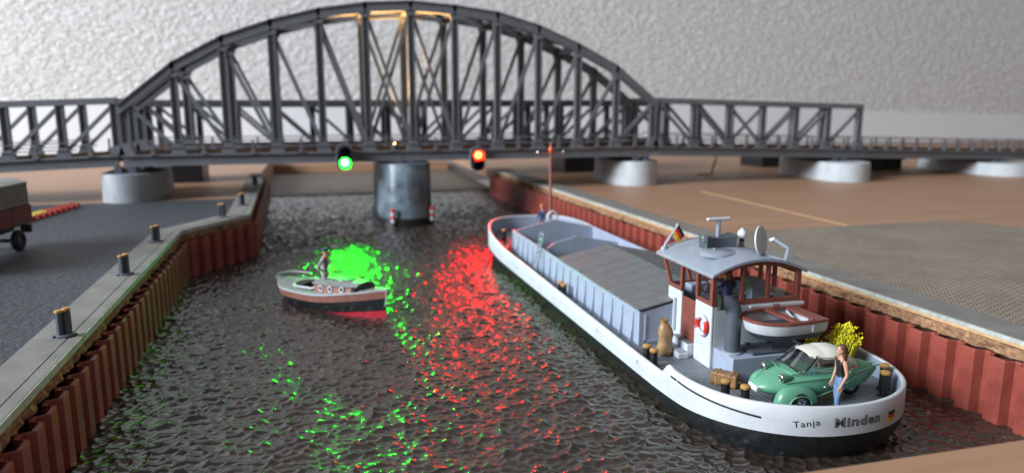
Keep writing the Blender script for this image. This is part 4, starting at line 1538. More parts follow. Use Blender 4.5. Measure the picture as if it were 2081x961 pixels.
def dinghy_ring(z, k, inset=0.0):
    """Plan ring: round bow towards -x, square transom towards +x."""
    L0, W = 1.28, 0.86 - inset
    W *= k
    pts = []
    n = 14
    for j in range(n + 1):
        a = math.pi / 2 + math.pi * j / n
        pts.append((-0.15 * k + (0.98 - inset) * k * math.cos(a) * 1.06, W * math.sin(a), z))
    pts += [(0.4, -W, z), (1.15 - inset - (1 - k) * 0.45, -W * 0.93, z), (1.15 - inset - (1 - k) * 0.45, W * 0.93, z), (0.4, W, z)]
    return pts


g = G().loft([dinghy_ring(0.10, 0.52), dinghy_ring(0.18, 0.74), dinghy_ring(0.38, 0.91)], True)
obj('hull_bottom', g, 'darkgrey', dg_, smooth=40)
g = G().loft([dinghy_ring(0.382, 0.912), dinghy_ring(0.52, 0.97), dinghy_ring(0.70, 1.0), dinghy_ring(0.70, 0.95), dinghy_ring(0.30, 0.80)], False)
obj('hull_side', g, 'white', dg_, smooth=40)
g = G().loft([dinghy_ring(0.704, 1.02), dinghy_ring(0.78, 1.02), dinghy_ring(0.78, 0.98, 0.13), dinghy_ring(0.704, 0.98, 0.13), dinghy_ring(0.704, 1.02)], False)
obj('gunwale', g, 'mahogany', dg_, smooth=30, bevel=0.01)
obj('thwart', G().box(0.02, 0.24, -0.74, 0.74, 0.69, 0.775), 'mahogany', dg_, bevel=0.01)
obj('stern_seat', G().box(0.78, 1.02, -0.68, 0.68, 0.705, 0.776), 'mahogany', dg_, bevel=0.01)
obj('floor', G().loft([dinghy_ring(0.32, 0.78), dinghy_ring(0.36, 0.80)], True), 'roofgrey', dg_)
for x in (0.42, 0.56):
    obj('rowlock', G().lathe([(0.03, 0.78), (0.025, 0.88)], (x, -0.80, 0), 8), 'mahogany', dg_, smooth=50)
    obj('rowlock', G().lathe([(0.03, 0.78), (0.025, 0.88)], (x, 0.80, 0), 8), 'mahogany', dg_, smooth=50)
obj('keel_plate', G().box(0.50, 0.58, -0.875, -0.845, 0.45, 0.66), 'white', dg_, bevel=0.01)

# ------------------------------------------------------------------ cargo on deck
sk = thing('sack', (10.88, 21.0, DZ), 'tied brown sack standing against the wheelhouse step', 'sack')
rings = []
rnd = random.Random(2)
for (z, r) in ((0.0, 0.18), (0.05, 0.26), (0.21, 0.285), (0.38, 0.245), (0.52, 0.225), (0.71, 0.255), (0.92, 0.23), (1.06, 0.15), (1.12, 0.10)):
    ring = []
    for k in range(18):
        t = 2 * math.pi * k / 18
        rr = r * (1 + 0.05 * math.sin(3 * t + 4 * z) + 0.035 * math.sin(7 * t + z * 5) + rnd.uniform(-0.015, 0.015))
        ring.append((10.88 + rr * math.cos(t) + 0.04 * math.sin(z * 3), 21.0 + rr * 0.9 * math.sin(t), DZ + z))
    rings.append(ring)
obj('bag', G().loft(rings), 'sack', sk, smooth=70)
g = G()
rings = []
for (z, r) in ((1.125, 0.09), (1.18, 0.115), (1.23, 0.15)):
    rings.append([(10.85 + r * (1 + 0.2 * math.sin(5 * t)) * math.cos(t), 21.0 + r * math.sin(t), DZ + z + 0.03 * math.sin(4 * t)) for t in [2 * math.pi * k / 16 for k in range(16)]])
obj('neck', g.loft(rings), 'sack', sk, smooth=70)
obj('tie', torus((10.85, 21.0, DZ + 1.13), 0.10, 0.022, 'z', 14, 6), 'tan', sk, smooth=60)

su = thing('suitcase', (11.45, 18.15, DZ), 'brown suitcase lying on deck beside the grey engine casing', 'suitcase', rz=R(-52))
obj('case', G().box(-0.40, 0.40, -0.20, 0.20, 0.01, 0.40), 'leather', su, bevel=0.05, seg=3)
for x in (-0.22, 0.20):
    obj('strap', G().box(x - 0.035, x + 0.035, -0.212, 0.212, 0.0, 0.412), 'sack', su, bevel=0.015)
obj('handle', G().path([(0.41, -0.08, 0.2), (0.46, -0.07, 0.2), (0.46, 0.07, 0.2), (0.41, 0.08, 0.2)], 0.02, 6), 'sack', su, smooth=50)

# flowering tuft on the stern deck
def tuft(x, y, h, w, n, label, seed):
    rnd = random.Random(seed)
    t = thing('flowering_plant', (x, y, DZ), label, 'plant', 'flowering tufts on the stern deck')
    gs, gf = G(), G()
    for i in range(n):
        a, s = rnd.uniform(0, 2 * math.pi), rnd.random() ** 0.6
        bx_, by_ = x + 0.12 * s * math.cos(a), y + 0.12 * s * math.sin(a)
        hh = h * (0.70 + 0.30 * rnd.random()) * (1 - 0.22 * s * s)
        tx, ty = x + w * s * math.cos(a), y + w * s * math.sin(a)
        mid = ((bx_ + tx) / 2 + rnd.uniform(-0.04, 0.04), (by_ + ty) / 2 + rnd.uniform(-0.04, 0.04), DZ + hh * 0.55)
        tip = (tx, ty, DZ + hh)
        gs.path([(bx_, by_, DZ), mid, tip], [0.020, 0.018, 0.014], 4)
        for k in range(rnd.randint(3, 7) if s < 0.72 else rnd.randint(0, 2)):
            c = Vector(tip) + Vector((rnd.uniform(-0.09, 0.09), rnd.uniform(-0.09, 0.09), rnd.uniform(-0.16, 0.05)))
            r = rnd.uniform(0.022, 0.045)
            gf.add([c + Vector(d) * r for d in ((1, 0, 0), (-0.5, 0.87, 0), (-0.5, -0.87, 0), (0, 0, 1.2), (0, 0, -1.2))],
                   [(0, 1, 3), (1, 2, 3), (2, 0, 3), (1, 0, 4), (2, 1, 4), (0, 2, 4)])
    obj('stalks', gs, 'stalk', t)
    obj('blossom', gf, 'leaf', t)
    obj('pot', G().lathe([(0.16, 0.0), (0.2, 0.02), (0.22, 0.22), (0.18, 0.24)], (x, y, DZ), 14), 'mahogany', t, smooth=40)


tuft(15.5, 18.1, 1.62, 0.48, 190, 'large yellow flowering plant behind the green car', 5)
tuft(15.05, 18.9, 0.95, 0.30, 40, 'small yellow flowering plant half hidden behind the car roof', 8)

# ------------------------------------------------------------------ bubble car
car = thing('bubble_car', (13.30, 16.68, DZ), 'green three-wheeled bubble car with cream roof parked on the stern deck', 'car', rz=R(180 - 4))
car.scale = (1.24, 1.18, 1.18)


def sec(x, w, zb, zt, n=24, p=2.6, tumble=0.0):
    ring = []
    zc_, hh = (zb + zt) / 2, (zt - zb) / 2
    for k in range(n):
        t = 2 * math.pi * k / n
        c, s = math.cos(t), math.sin(t)
        yy = w * math.copysign(abs(c) ** (2 / p), c)
        zz = zc_ + hh * math.copysign(abs(s) ** (2 / p), s)
        if s > 0:
            yy *= 1 - tumble * s
        ring.append((x, yy, zz))
    return ring


secs = [(-1.62, 0.03, 0.60, 0.68, 0), (-1.50, 0.10, 0.48, 0.76, 0.1), (-1.25, 0.23, 0.32, 0.86, 0.2), (-0.95, 0.36, 0.23, 0.93, 0.25), (-0.6, 0.47, 0.20, 0.94, 0.25),
        (-0.2, 0.545, 0.19, 0.92, 0.2), (0.2, 0.575, 0.19, 0.90, 0.2), (0.55, 0.56, 0.20, 0.87, 0.22), (0.85, 0.50, 0.22, 0.80, 0.25), (1.10, 0.42, 0.25, 0.70, 0.28),
        (1.30, 0.31, 0.29, 0.59, 0.25), (1.42, 0.18, 0.34, 0.50, 0.1), (1.46, 0.05, 0.39, 0.44, 0)]
body = obj('body', G().loft([sec(x, w, a, b, tumble=tu) for x, w, a, b, tu in secs]), 'green_car', car, smooth=60)
# tail fin ridges and waist trim
for s in (-1, 1):
    obj('waist_trim', G().path([(0.95, s * 0.47, 0.62), (0.5, s * 0.565, 0.70), (0, s * 0.575, 0.72), (-0.6, s * 0.49, 0.74), (-1.2, s * 0.27, 0.74), (-1.66, s * 0.06, 0.74)], [0.012, 0.02, 0.022, 0.025, 0.03, 0.02], 6), 'green_car', body, smooth=60)
    obj('body_crease', G().path([(0.30, s * 0.60, 0.27), (-0.25, s * 0.585, 0.43), (-0.8, s * 0.435, 0.62)], 0.016, 6), 'green_car', body, smooth=60)
    obj('air_scoop', G().path([(-0.62, s * 0.475, 0.78), (-0.70, s * 0.45, 0.80), (-0.78, s * 0.425, 0.70), (-0.78, s * 0.43, 0.55)], 0.03, 7), 'green_car', body, smooth=60)
    obj('door_knob', G().lathe([(0.04, 0), (0.045, 0.02), (0.02, 0.05)], (0.05, s * 0.585, 0.50), 10, axis='y'), 'chrome', body, smooth=60)
# front wings as half domes over the wheels
for s in (-1, 1):
    rings = []
    for k in range(15):
        u = -1 + 2 * k / 14
        sc_ = math.sqrt(max(0.0008, 1 - abs(u) ** 2.6))
        low = 0.20 + (0.17 * max(0.0, 1 - ((u * 0.50 + 0.02) / 0.26) ** 2) ** 0.5 if abs(u * 0.50 + 0.02) < 0.26 else 0.0)
        ring = []
        for j in range(13):
            t = math.pi * j / 12
            h_ = 0.40 * math.sin(t) ** 0.8 * sc_ if 0 < j < 12 else 0.0
            ring.append((0.74 + u * 0.50, s * (0.58 + 0.20 * math.cos(t) * (0.30 + 0.70 * sc_)), max(low + 0.005 * j / 12, 0.20 + h_)))
        rings.append(ring)
    w_ = obj('front_wing', G().loft(rings, True, closed=True), 'green_car', car, smooth=60)
    tz = 0.235
    wh = obj('wheel', torus((0.72, s * 0.715, tz), 0.165, 0.07, 'y', 22, 10), 'tyre', car, smooth=70)
    obj('rim', G().lathe([(0.11, -0.03), (0.115, 0.03 * s), (0.06, 0.045 * s), (0.05, 0.075 * s), (0.01, 0.08 * s)], (0.72, s * 0.735, tz), 18, axis='y'), 'chrome', wh, smooth=50)
    obj('wing_bead', G().path([(0.72 + 0.262 * math.cos(t_), s * 0.775, 0.20 + 0.20 * math.sin(t_)) for t_ in [math.pi * q / 12 for q in range(13)]], 0.018, 6), 'green_car', w_, smooth=60)
    hl = obj('headlight_pod', G().lathe([(0.02, -0.26), (0.07, -0.14), (0.10, 0.0)], (1.0, s * 0.40, 0.73), 14, axis='x'), 'green_car', car, smooth=60)
    obj('headlight', G().lathe([(0.102, 0.001), (0.105, 0.025), (0.08, 0.05), (0.02, 0.06)], (1.0, s * 0.40, 0.73), 16, axis='x'), 'chrome', hl, smooth=60)
rw = obj('wheel', torus((-1.0, 0, 0.235), 0.165, 0.07, 'y', 22, 10), 'tyre', car, smooth=70)
obj('rim', G().lathe([(0.11, -0.05), (0.11, 0.05)], (-1.0, 0, 0.235), 14, axis='y'), 'chrome', rw)
obj('licence_plate', G().box(1.40, 1.475, -0.20, 0.20, 0.33, 0.46), 'glob', car, bevel=0.015)
obj('bonnet_seam', G().path([(0.60, -0.47, 0.86), (0.78, -0.43, 0.82), (0.86, 0.0, 0.815), (0.78, 0.43, 0.82), (0.60, 0.47, 0.86)], 0.016, 6), 'green_car', body, smooth=60)


def can(x, w, z, n=16):
    """Half ring of the canopy at a station: from one side over the top to the other."""
    return [(x, w * math.cos(math.pi * k / n) ** 1 if False else w * math.copysign(abs(math.cos(math.pi * k / n)) ** 0.75, math.cos(math.pi * k / n)), 0.80 + (z - 0.80) * (math.sin(math.pi * k / n) ** 0.55 if 0 < k < n else 0)) for k in range(n + 1)]


glz = [can(0.66, 0.46, 0.90), can(0.50, 0.48, 1.04), can(0.32, 0.485, 1.20), can(0.16, 0.48, 1.265), can(-0.2, 0.47, 1.29), (can(-0.5, 0.44, 1.24)), can(-0.75, 0.38, 1.08), can(-0.90, 0.33, 0.96)]
gg = G()
gg.loft(glz, False, closed=False)
obj('canopy_glass', gg, 'car_glass', car, smooth=60)


def roof_ring(x, w, zc_, drop):
    n = 14
    out = []
    for k in range(n + 1):
        u = -1 + 2 * k / n
        out.append((x, w * u, zc_ - drop * abs(u) ** 3))
    return out + [(a, b, c - 0.035) for a, b, c in reversed(out)]


rr = [roof_ring(0.30, 0.30, 1.235, 0.06), roof_ring(0.22, 0.39, 1.275, 0.12), roof_ring(0.02, 0.43, 1.305, 0.16), roof_ring(-0.06, 0.435, 1.30, 0.16), roof_ring(-0.09, 0.44, 1.32, 0.17),
      roof_ring(-0.40, 0.43, 1.315, 0.18), roof_ring(-0.62, 0.40, 1.24, 0.20), roof_ring(-0.82, 0.345, 1.06, 0.14), roof_ring(-0.92, 0.30, 0.96, 0.06)]
obj('roof', G().loft(rr), 'cream', car, smooth=50)
for s in (-1, 1):
    obj('window_pillar', G().path([(0.50, s * 0.485, 0.86), (0.36, s * 0.475, 1.02), (0.20, s * 0.44, 1.18)], 0.022, 6), 'black', car, smooth=60)
    obj('window_pillar', G().path([(0.44, s * 0.49, 0.86), (0.29, s * 0.48, 1.02), (0.14, s * 0.445, 1.19)], 0.012, 6), 'chrome', car, smooth=60)
    obj('window_sill', G().path([(0.55, s * 0.485, 0.875), (0.1, s * 0.50, 0.895), (-0.5, s * 0.46, 0.92), (-0.85, s * 0.36, 0.93)], 0.018, 6), 'green_car', car, smooth=60)
    obj('roof_gutter', G().path([(0.22, s * 0.405, 1.165), (-0.1, s * 0.44, 1.16), (-0.5, s * 0.425, 1.13), (-0.72, s * 0.375, 1.0)], 0.014, 6), 'cream', car, smooth=60)
obj('windscreen_frame', G().path([(0.66, -0.44, 0.87), (0.68, -0.2, 0.90), (0.685, 0, 0.91), (0.68, 0.2, 0.90), (0.66, 0.44, 0.87)], 0.02, 6), 'black', car, smooth=60)
obj('seat', G().box(-0.62, -0.50, -0.28, 0.28, 0.5, 1.05), 'darkgrey', car, bevel=0.05)
obj('seat', G().box(-0.50, 0.05, -0.28, 0.28, 0.90, 0.96), 'darkgrey', car, bevel=0.03)
obj('steering_bar', G().path([(0.40, -0.2, 1.0), (0.36, -0.1, 1.03), (0.36, 0.1, 1.03), (0.40, 0.2, 1.0)], 0.018, 6), 'black', car)

# ------------------------------------------------------------------ people
S = 1.10     # the figures are moulded a little large


def standing(name, loc, rz_, label, look, kind):
    t = thing(name, loc, label, 'person', rz=rz_)
    t.scale = (S, S, S)
    return t


# woman beside the car: walking pose, looks to the car (local +x is her front)
wm = standing('person', (13.24, 15.50, DZ + 0.005), R(168), 'long-haired person in black top and blue jeans standing beside the green car', None, None)
J, Ed = {}, []
J['pelvis'] = ((0, 0, 0.92), (0.135, 0.165))
J['waist'] = ((0.0, 0, 1.08), (0.105, 0.13)); J['chest'] = ((0.02, 0, 1.28), (0.12, 0.155)); J['collar'] = ((0.0, 0, 1.40), (0.08, 0.12)); J['neck'] = ((0.01, 0, 1.49), 0.05); J['skull'] = ((0.02, 0, 1.60), 0.07)
Ed += [('pelvis', 'waist'), ('waist', 'chest'), ('chest', 'collar'), ('collar', 'neck'), ('neck', 'skull')]
for s, k in ((1, 'l'), (-1, 'r')):
    fx = 0.07 if s > 0 else -0.07
    J[k + 'hip'] = ((0.0, s * 0.10, 0.86), (0.10, 0.10)); J[k + 'knee'] = ((0.05 + fx * 0.6, s * 0.105, 0.48), (0.072, 0.07)); J[k + 'ankle'] = ((fx - 0.01, s * 0.11, 0.09), (0.058, 0.055))
    J[k + 'toe'] = ((fx + 0.14, s * 0.13, 0.035), (0.04, 0.03))
    Ed += [('pelvis', k + 'hip'), (k + 'hip', k + 'knee'), (k + 'knee', k + 'ankle'), (k + 'ankle', k + 'toe')]
    J[k + 'sho'] = ((0.0, s * 0.185, 1.37), (0.062, 0.062))
    if s > 0:
        J[k + 'elb'] = ((-0.03, s * 0.26, 1.10), (0.045, 0.045)); J[k + 'wrist'] = ((0.08, s * 0.25, 0.87), (0.032, 0.030))
        hd = (0.30, 0.0, -0.95)
    else:
        J[k + 'elb'] = ((-0.02, s * 0.25, 1.10), (0.045, 0.045)); J[k + 'wrist'] = ((0.05, s * 0.24, 0.86), (0.032, 0.030))
        hd = (0.25, 0.0, -0.95)
    Ed += [('collar', k + 'sho'), (k + 'sho', k + 'elb'), (k + 'elb', k + 'wrist')]
    hand(J, Ed, J[k + 'wrist'][0], hd, (0.9, 0, 0.3), k, 1.1)


def wm_mat(p):
    if p.z < 0.075: return 3
    if p.z < 1.0 and abs(p.y) < 0.185 and not (p.x > 0.13 and p.z > 0.8): return 2
    if abs(p.y) > 0.165: return 0
    if 1.0 <= p.z < 1.40 and abs(p.y) < 0.165 and p.x < 0.19: return 1
    return 0


figure('body', 'pelvis', J, Ed, wm_mat, ['skin', 'black', 'jeans', 'black'], wm)
hd_ = head_mesh((0.03, 0, 1.655), 0.23, (1, 0.0), 'head', 'skin', wm)
face_marks((0.03, 0, 1.655), 0.23, (1, 0.0), hd_)
rings = []
for (z, r, f) in ((1.33, 0.035, -0.075), (1.42, 0.072, -0.06), (1.52, 0.088, -0.05), (1.62, 0.105, -0.02), (1.70, 0.108, -0.005), (1.76, 0.088, 0.0), (1.795, 0.045, 0.0), (1.805, 0.01, 0.0)):
    ring = []
    for k in range(18):
        t = 2 * math.pi * k / 18
        c = math.cos(t)
        rx = r * (0.50 if (c > 0 and z < 1.69) else 1.0) * (1 + 0.05 * math.sin(7 * t + z * 20))
        ring.append((f + rx * c, r * 0.95 * math.sin(t), z))
    rings.append(ring)
obj('hair', G().loft(rings), 'hair', wm, smooth=75)

# helmsman in the wheelhouse, back to us, hands on the wheel
hm = standing('person', (13.0, 20.75, 1.80), R(90), 'person in dark blue jacket and cap steering inside the wheelhouse', None, None)
J, Ed = {}, []
J['pelvis'] = ((0, 0, 0.86), (0.15, 0.18)); J['waist'] = ((0.0, 0, 1.0), (0.14, 0.17)); J['chest'] = ((0.0, 0, 1.22), (0.15, 0.20)); J['collar'] = ((0, 0, 1.38), (0.09, 0.14)); J['neck'] = ((0.02, 0, 1.48), 0.058); J['skull'] = ((0.03, 0, 1.6), 0.07)
Ed += [('pelvis', 'waist'), ('waist', 'chest'), ('chest', 'collar'), ('collar', 'neck'), ('neck', 'skull')]
for s, k in ((1, 'l'), (-1, 'r')):
    J[k + 'hip'] = ((0, s * 0.1, 0.8), 0.10); J[k + 'knee'] = ((0.04, s * 0.11, 0.45), 0.075); J[k + 'ankle'] = ((0, s * 0.12, 0.09), 0.06); J[k + 'toe'] = ((0.14, s * 0.13, 0.04), 0.04)
    J[k + 'sho'] = ((0, s * 0.22, 1.34), 0.075); J[k + 'elb'] = ((0.18, s * 0.34, 1.16), 0.056); J[k + 'wrist'] = ((0.45, s * 0.28, 1.26), 0.036)
    Ed += [('pelvis', k + 'hip'), (k + 'hip', k + 'knee'), (k + 'knee', k + 'ankle'), (k + 'ankle', k + 'toe'), ('collar', k + 'sho'), (k + 'sho', k + 'elb'), (k + 'elb', k + 'wrist')]
    hand(J, Ed, J[k + 'wrist'][0], (0.9, -0.1 * s, 0.2), (0, 0, 1), k, 1.1)
figure('body', 'pelvis', J, Ed, lambda p: 0 if (p.z > 1.44 or p.x > 0.46) else 1, ['skin', 'navy'], hm)
hd_ = head_mesh((0.04, 0, 1.65), 0.235, (1, 0.45), 'head', 'skin', hm)
face_marks((0.04, 0, 1.65), 0.235, (1, 0.45), hd_)
obj('cap', G().lathe([(0.105, 1.67), (0.118, 1.70), (0.125, 1.76), (0.09, 1.80), (0.02, 1.81)], (0.02, 0, 0), 16), 'black', hm, smooth=60)

# crewman on the bow behind the mast
bm_ = standing('person', (13.0, 41.3, 1.155), R(200), 'crewman in navy clothing with reddish hair standing on the bow behind the mast', None, None)
J, Ed = {}, []
J['pelvis'] = ((0, 0, 0.90), (0.14, 0.17)); J['waist'] = ((0.0, 0, 1.05), (0.13, 0.15)); J['chest'] = ((0.0, 0, 1.25), (0.14, 0.18)); J['collar'] = ((0, 0, 1.40), (0.09, 0.13)); J['neck'] = ((0.02, 0, 1.49), 0.055); J['skull'] = ((0.03, 0, 1.6), 0.07)
Ed += [('pelvis', 'waist'), ('waist', 'chest'), ('chest', 'collar'), ('collar', 'neck'), ('neck', 'skull')]
for s, k in ((1, 'l'), (-1, 'r')):
    J[k + 'hip'] = ((0, s * 0.1, 0.84), 0.10); J[k + 'knee'] = ((0.04, s * 0.11, 0.47), 0.075); J[k + 'ankle'] = ((0, s * 0.12, 0.09), 0.06); J[k + 'toe'] = ((0.14, s * 0.13, 0.04), 0.04)
    J[k + 'sho'] = ((0, s * 0.21, 1.36), 0.07); J[k + 'elb'] = ((0.02, s * 0.30, 1.10), 0.052); J[k + 'wrist'] = ((0.16, s * 0.25, 0.93), 0.036)
    Ed += [('pelvis', k + 'hip'), (k + 'hip', k + 'knee'), (k + 'knee', k + 'ankle'), (k + 'ankle', k + 'toe'), ('collar', k + 'sho'), (k + 'sho', k + 'elb'), (k + 'elb', k + 'wrist')]
    hand(J, Ed, J[k + 'wrist'][0], (0.6, 0, -0.7), (0.6, 0, 0.6), k, 1.1)
figure('body', 'pelvis', J, Ed, lambda p: 0 if (p.z > 1.45 or (p.z < 0.94 and abs(p.y) > 0.215)) else 1, ['skin', 'navy'], bm_)
hd_ = head_mesh((0.03, 0, 1.65), 0.235, (1, 0), 'head', 'skin', bm_)
face_marks((0.03, 0, 1.65), 0.235, (1, 0), hd_)
M['ginger'] = mat('ginger_hair', (0.55, 0.16, 0.03), 0.5, 0.2, 10)
obj('hair', G().lathe([(0.10, 1.66), (0.112, 1.70), (0.105, 1.75), (0.07, 1.79), (0.02, 1.80)], (0.005, 0, 0), 16), 'ginger', bm_, smooth=60)

# ------------------------------------------------------------------ motor launch
la = thing('motor_launch', (0.35, 33.05, 0), 'small brown and black motor launch with red bow crossing the green reflections', 'boat', rz=math.atan2(-5.4, 4.75))


def lw(x):
    """Half breadth at the gunwale; bow at +3.55, stern at -3.55."""
    u = (x + 3.55) / 7.1
    stern = sstep(-0.02, 0.26, u) ** 0.7
    bow = (1 - max(0, (u - 0.45) / 0.55) ** 2.2)
    return max(0.02, 1.12 * stern * bow)


def lz(x):
    u = (x + 3.55) / 7.1
    return 0.86 - 0.10 * math.sin(math.pi * min(1, u * 1.3)) + 0.44 * max(0, (u - 0.4) / 0.6) ** 1.7 + 0.06 * (1 - u)


LXS = [-3.55 + 7.1 * k / 34 for k in range(35)]


def hull_pt(x, s, lev):
    w, zs = lw(x), lz(x)
    u = (x + 3.55) / 7.1
    zr = max(0.0, 0.36 * (x - 0.6) / 2.95)
    rake = 0.10 * max(0, (u - 0.85) / 0.15)
    cnt = 0.55 * max(0, (0.25 - u) / 0.25)          # counter stern tucks in below
    if lev == 0: return (x - rake * 1.2 + cnt * 1.1, s * w * 0.55, -0.15 + cnt * 0.3)
    if lev == 1: return (x - rake + cnt * 0.8, s * w * lerp(0.78, 0.62, u), lerp(0.0, 1, zr) + 0.02 + cnt * 0.3)
    if lev == 2: return (x - rake * 0.4 + cnt * 0.15, s * w * 0.93, lerp(zs - 0.36, 0.45, 0.0))
    if lev == 3: return (x, s * w, zs - 0.05)
    return (x, s * w * 0.99, zs)


def hull_band(l0, l1, off=0.0):
    g = G()
    ring0 = [hull_pt(x, -1, l0) for x in LXS] + [hull_pt(x, 1, l0) for x in reversed(LXS)]
    ring1 = [hull_pt(x, -1, l1) for x in LXS] + [hull_pt(x, 1, l1) for x in reversed(LXS)]
    return g.loft([ring0, ring1], False)


hl_ = obj('hull', hull_band(1, 2), 'hull_black', la, smooth=40)
obj('bottom_paint', hull_band(0, 1), 'launch_red', hl_, smooth=40)
obj('top_strake', hull_band(2, 3), 'launch_brown', hl_, smooth=40)
g = G()
ra = [hull_pt(x, -1, 3) for x in LXS] + [hull_pt(x, 1, 3) for x in reversed(LXS)]
rb = [(x, y * 1.03, z + 0.01) for x, y, z in ra]
rc = [(x, y * 1.03, z + 0.075) for x, y, z in ra]
rd = [(x, y * 0.93, z + 0.075) for x, y, z in ra]
g.loft([ra, rb, rc, rd], False)
obj('gunwale', g, 'launch_rim', la, smooth=40)
g = G()
n = len(LXS)
COCK = (-1.75, -0.15)
vs = []
for x in LXS:
    vs += [(x, -lw(x) * 0.95, lz(x)), (x, -lw(x) * 0.66, lz(x) + 0.05), (x, lw(x) * 0.66, lz(x) + 0.05), (x, lw(x) * 0.95, lz(x))]
fs = []
for i in range(n - 1):
    inside = COCK[0] < (LXS[i] + LXS[i + 1]) / 2 < COCK[1]
    for j in range(3):
        if not (inside and j == 1):
            fs.append((4 * i + j, 4 * i + j + 1, 4 * (i + 1) + j + 1, 4 * (i + 1) + j))
g.add(vs, fs)
obj('deck', g, 'launch_deck', la, smooth=40)
# cockpit well with a pale rim
cw = 0.66
cz = 0.86
g = G()
g.box(COCK[0] - 0.02, COCK[1] + 0.10, -cw * 1.05, cw * 1.05, 0.02, 0.06)
g.box(COCK[0] - 0.06, COCK[0], -cw, cw, 0.06, cz)
g.box(COCK[0], COCK[1], -cw * 1.08, -cw * 1.02, 0.06, cz)
g.box(COCK[0], COCK[1], cw * 1.02, cw * 1.08, 0.06, cz)
obj('cockpit_well', g, 'darkwood', la)
ring = [(COCK[0] - 0.1 + 0.0, 0), ]
pts = []
for k in range(20):
    t = math.pi / 2 + math.pi * k / 19
    pts.append((COCK[0] + 0.35 + 0.5 * math.cos(t), 0.74 * math.sin(t), cz + 0.07))
pts = [(COCK[1] + 0.05, 0.74, cz + 0.20), (COCK[1] - 0.2, 0.74, cz + 0.10)] + pts + [(COCK[1] - 0.2, -0.74, cz + 0.10), (COCK[1] + 0.05, -0.74, cz + 0.20)]
obj('coaming', G().path(pts, 0.06, 7), 'launch_rim', la, smooth=60)
# cabin trunk
CB0, CB1, CBH = -0.15, 2.15, 0.52


def cab_pt(x, s, top):
    w = min(0.80, lw(x) * 0.78)
    z0 = lz(x) + 0.0
    zt_ = 1.24 + 0.07 * (x - CB0) / (CB1 - CB0)
    return (x, s * (w - (0.06 if top else 0)), zt_ if top else z0 - 0.05)


cx_ = [CB0 + (CB1 - CB0) * k / 10 for k in range(11)]
for s in (-1, 1):
    g = G()
    rings = [[cab_pt(x, s, False), cab_pt(x, s, True), (cab_pt(x, s, True)[0], cab_pt(x, s, True)[1] - s * 0.06, cab_pt(x, s, True)[2]), (cab_pt(x, s, False)[0], cab_pt(x, s, False)[1] - s * 0.06, cab_pt(x, s, False)[2])] for x in cx_]
    obj('cabin_side', G().loft(rings), 'launch_brown', la)
    for k, x in enumerate((0.28, 0.88, 1.50)):
        a_, b_ = cab_pt(x, s, False), cab_pt(x, s, True)
        cyy = (a_[1] + b_[1]) / 2 + s * 0.01
        ph = obj('porthole', torus((x, cyy, lerp(a_[2], b_[2], 0.60)), 0.115, 0.035, 'y', 18, 8), 'white', la, smooth=60)
        obj('porthole_glass', G().lathe([(0.10, -0.01), (0.10, 0.01)], (x, cyy, lerp(a_[2], b_[2], 0.60)), 14, axis='y'), 'black', ph)
fx_ = cab_pt(CB1, 1, True)
obj('cabin_front', G().hexa([(CB1 - 0.06, -0.72, lz(CB1) - 0.05), (CB1 + 0.10, -0.64, lz(CB1) - 0.05), (CB1 + 0.10, 0.64, lz(CB1) - 0.05), (CB1 - 0.06, 0.72, lz(CB1) - 0.05),
                             (CB1 - 0.06, -0.68, fx_[2]), (CB1 + 0.02, -0.60, fx_[2] + 0.04), (CB1 + 0.02, 0.60, fx_[2] + 0.04), (CB1 - 0.06, 0.68, fx_[2])]), 'darkwood', la)
rings = []
for x in [CB0 - 0.06] + cx_[1:] + [CB1 + 0.12]:
    w = min(0.80, lw(min(x, CB1)) * 0.78) + 0.03
    zt_ = 1.245 + 0.07 * (x - CB0) / (CB1 - CB0)
    top = [(x, w * u, zt_ + 0.13 * (1 - u * u) + 0.03) for u in [-1 + k / 6 for k in range(13)]]
    rings.append(top + [(a, b, c - 0.035) for a, b, c in reversed(top)])
rf_ = obj('cabin_roof', G().loft(rings), 'launch_deck', la, smooth=40)
obj('skylight', G().box(1.05, 1.5, -0.25, 0.25, 1.42, 1.50), 'darkgrey', rf_, bevel=0.03)
obj('grab_rail', G().path([(0.2, -0.45, 1.40), (0.25, -0.45, 1.46), (1.0, -0.45, 1.49), (1.05, -0.45, 1.43)], 0.022, 6), 'darkgrey', rf_, smooth=50)
# raised stern seat back and rudder post
g = G()
pts = [(-3.15, -0.25), (-2.9, -0.62), (-2.3, -0.84), (-2.28, -0.78), (-2.85, -0.56), (-3.08, -0.22)]
obj('stern_rail', G().path([(-2.2, 0.86, 1.10), (-2.75, 0.72, 1.12), (-3.2, 0.42, 1.12), (-3.35, 0.0, 1.10), (-3.2, -0.42, 1.0)], [0.05, 0.07, 0.08, 0.07, 0.04], 8), 'launch_deck', la, smooth=60)
obj('stem_post', G().path([(3.50, 0, lz(3.5) + 0.10), (3.47, 0, 0.9), (3.36, 0, 0.45), (3.25, 0, -0.1)], [0.05, 0.045, 0.045, 0.05], 8), 'launch_rim', la, smooth=60)

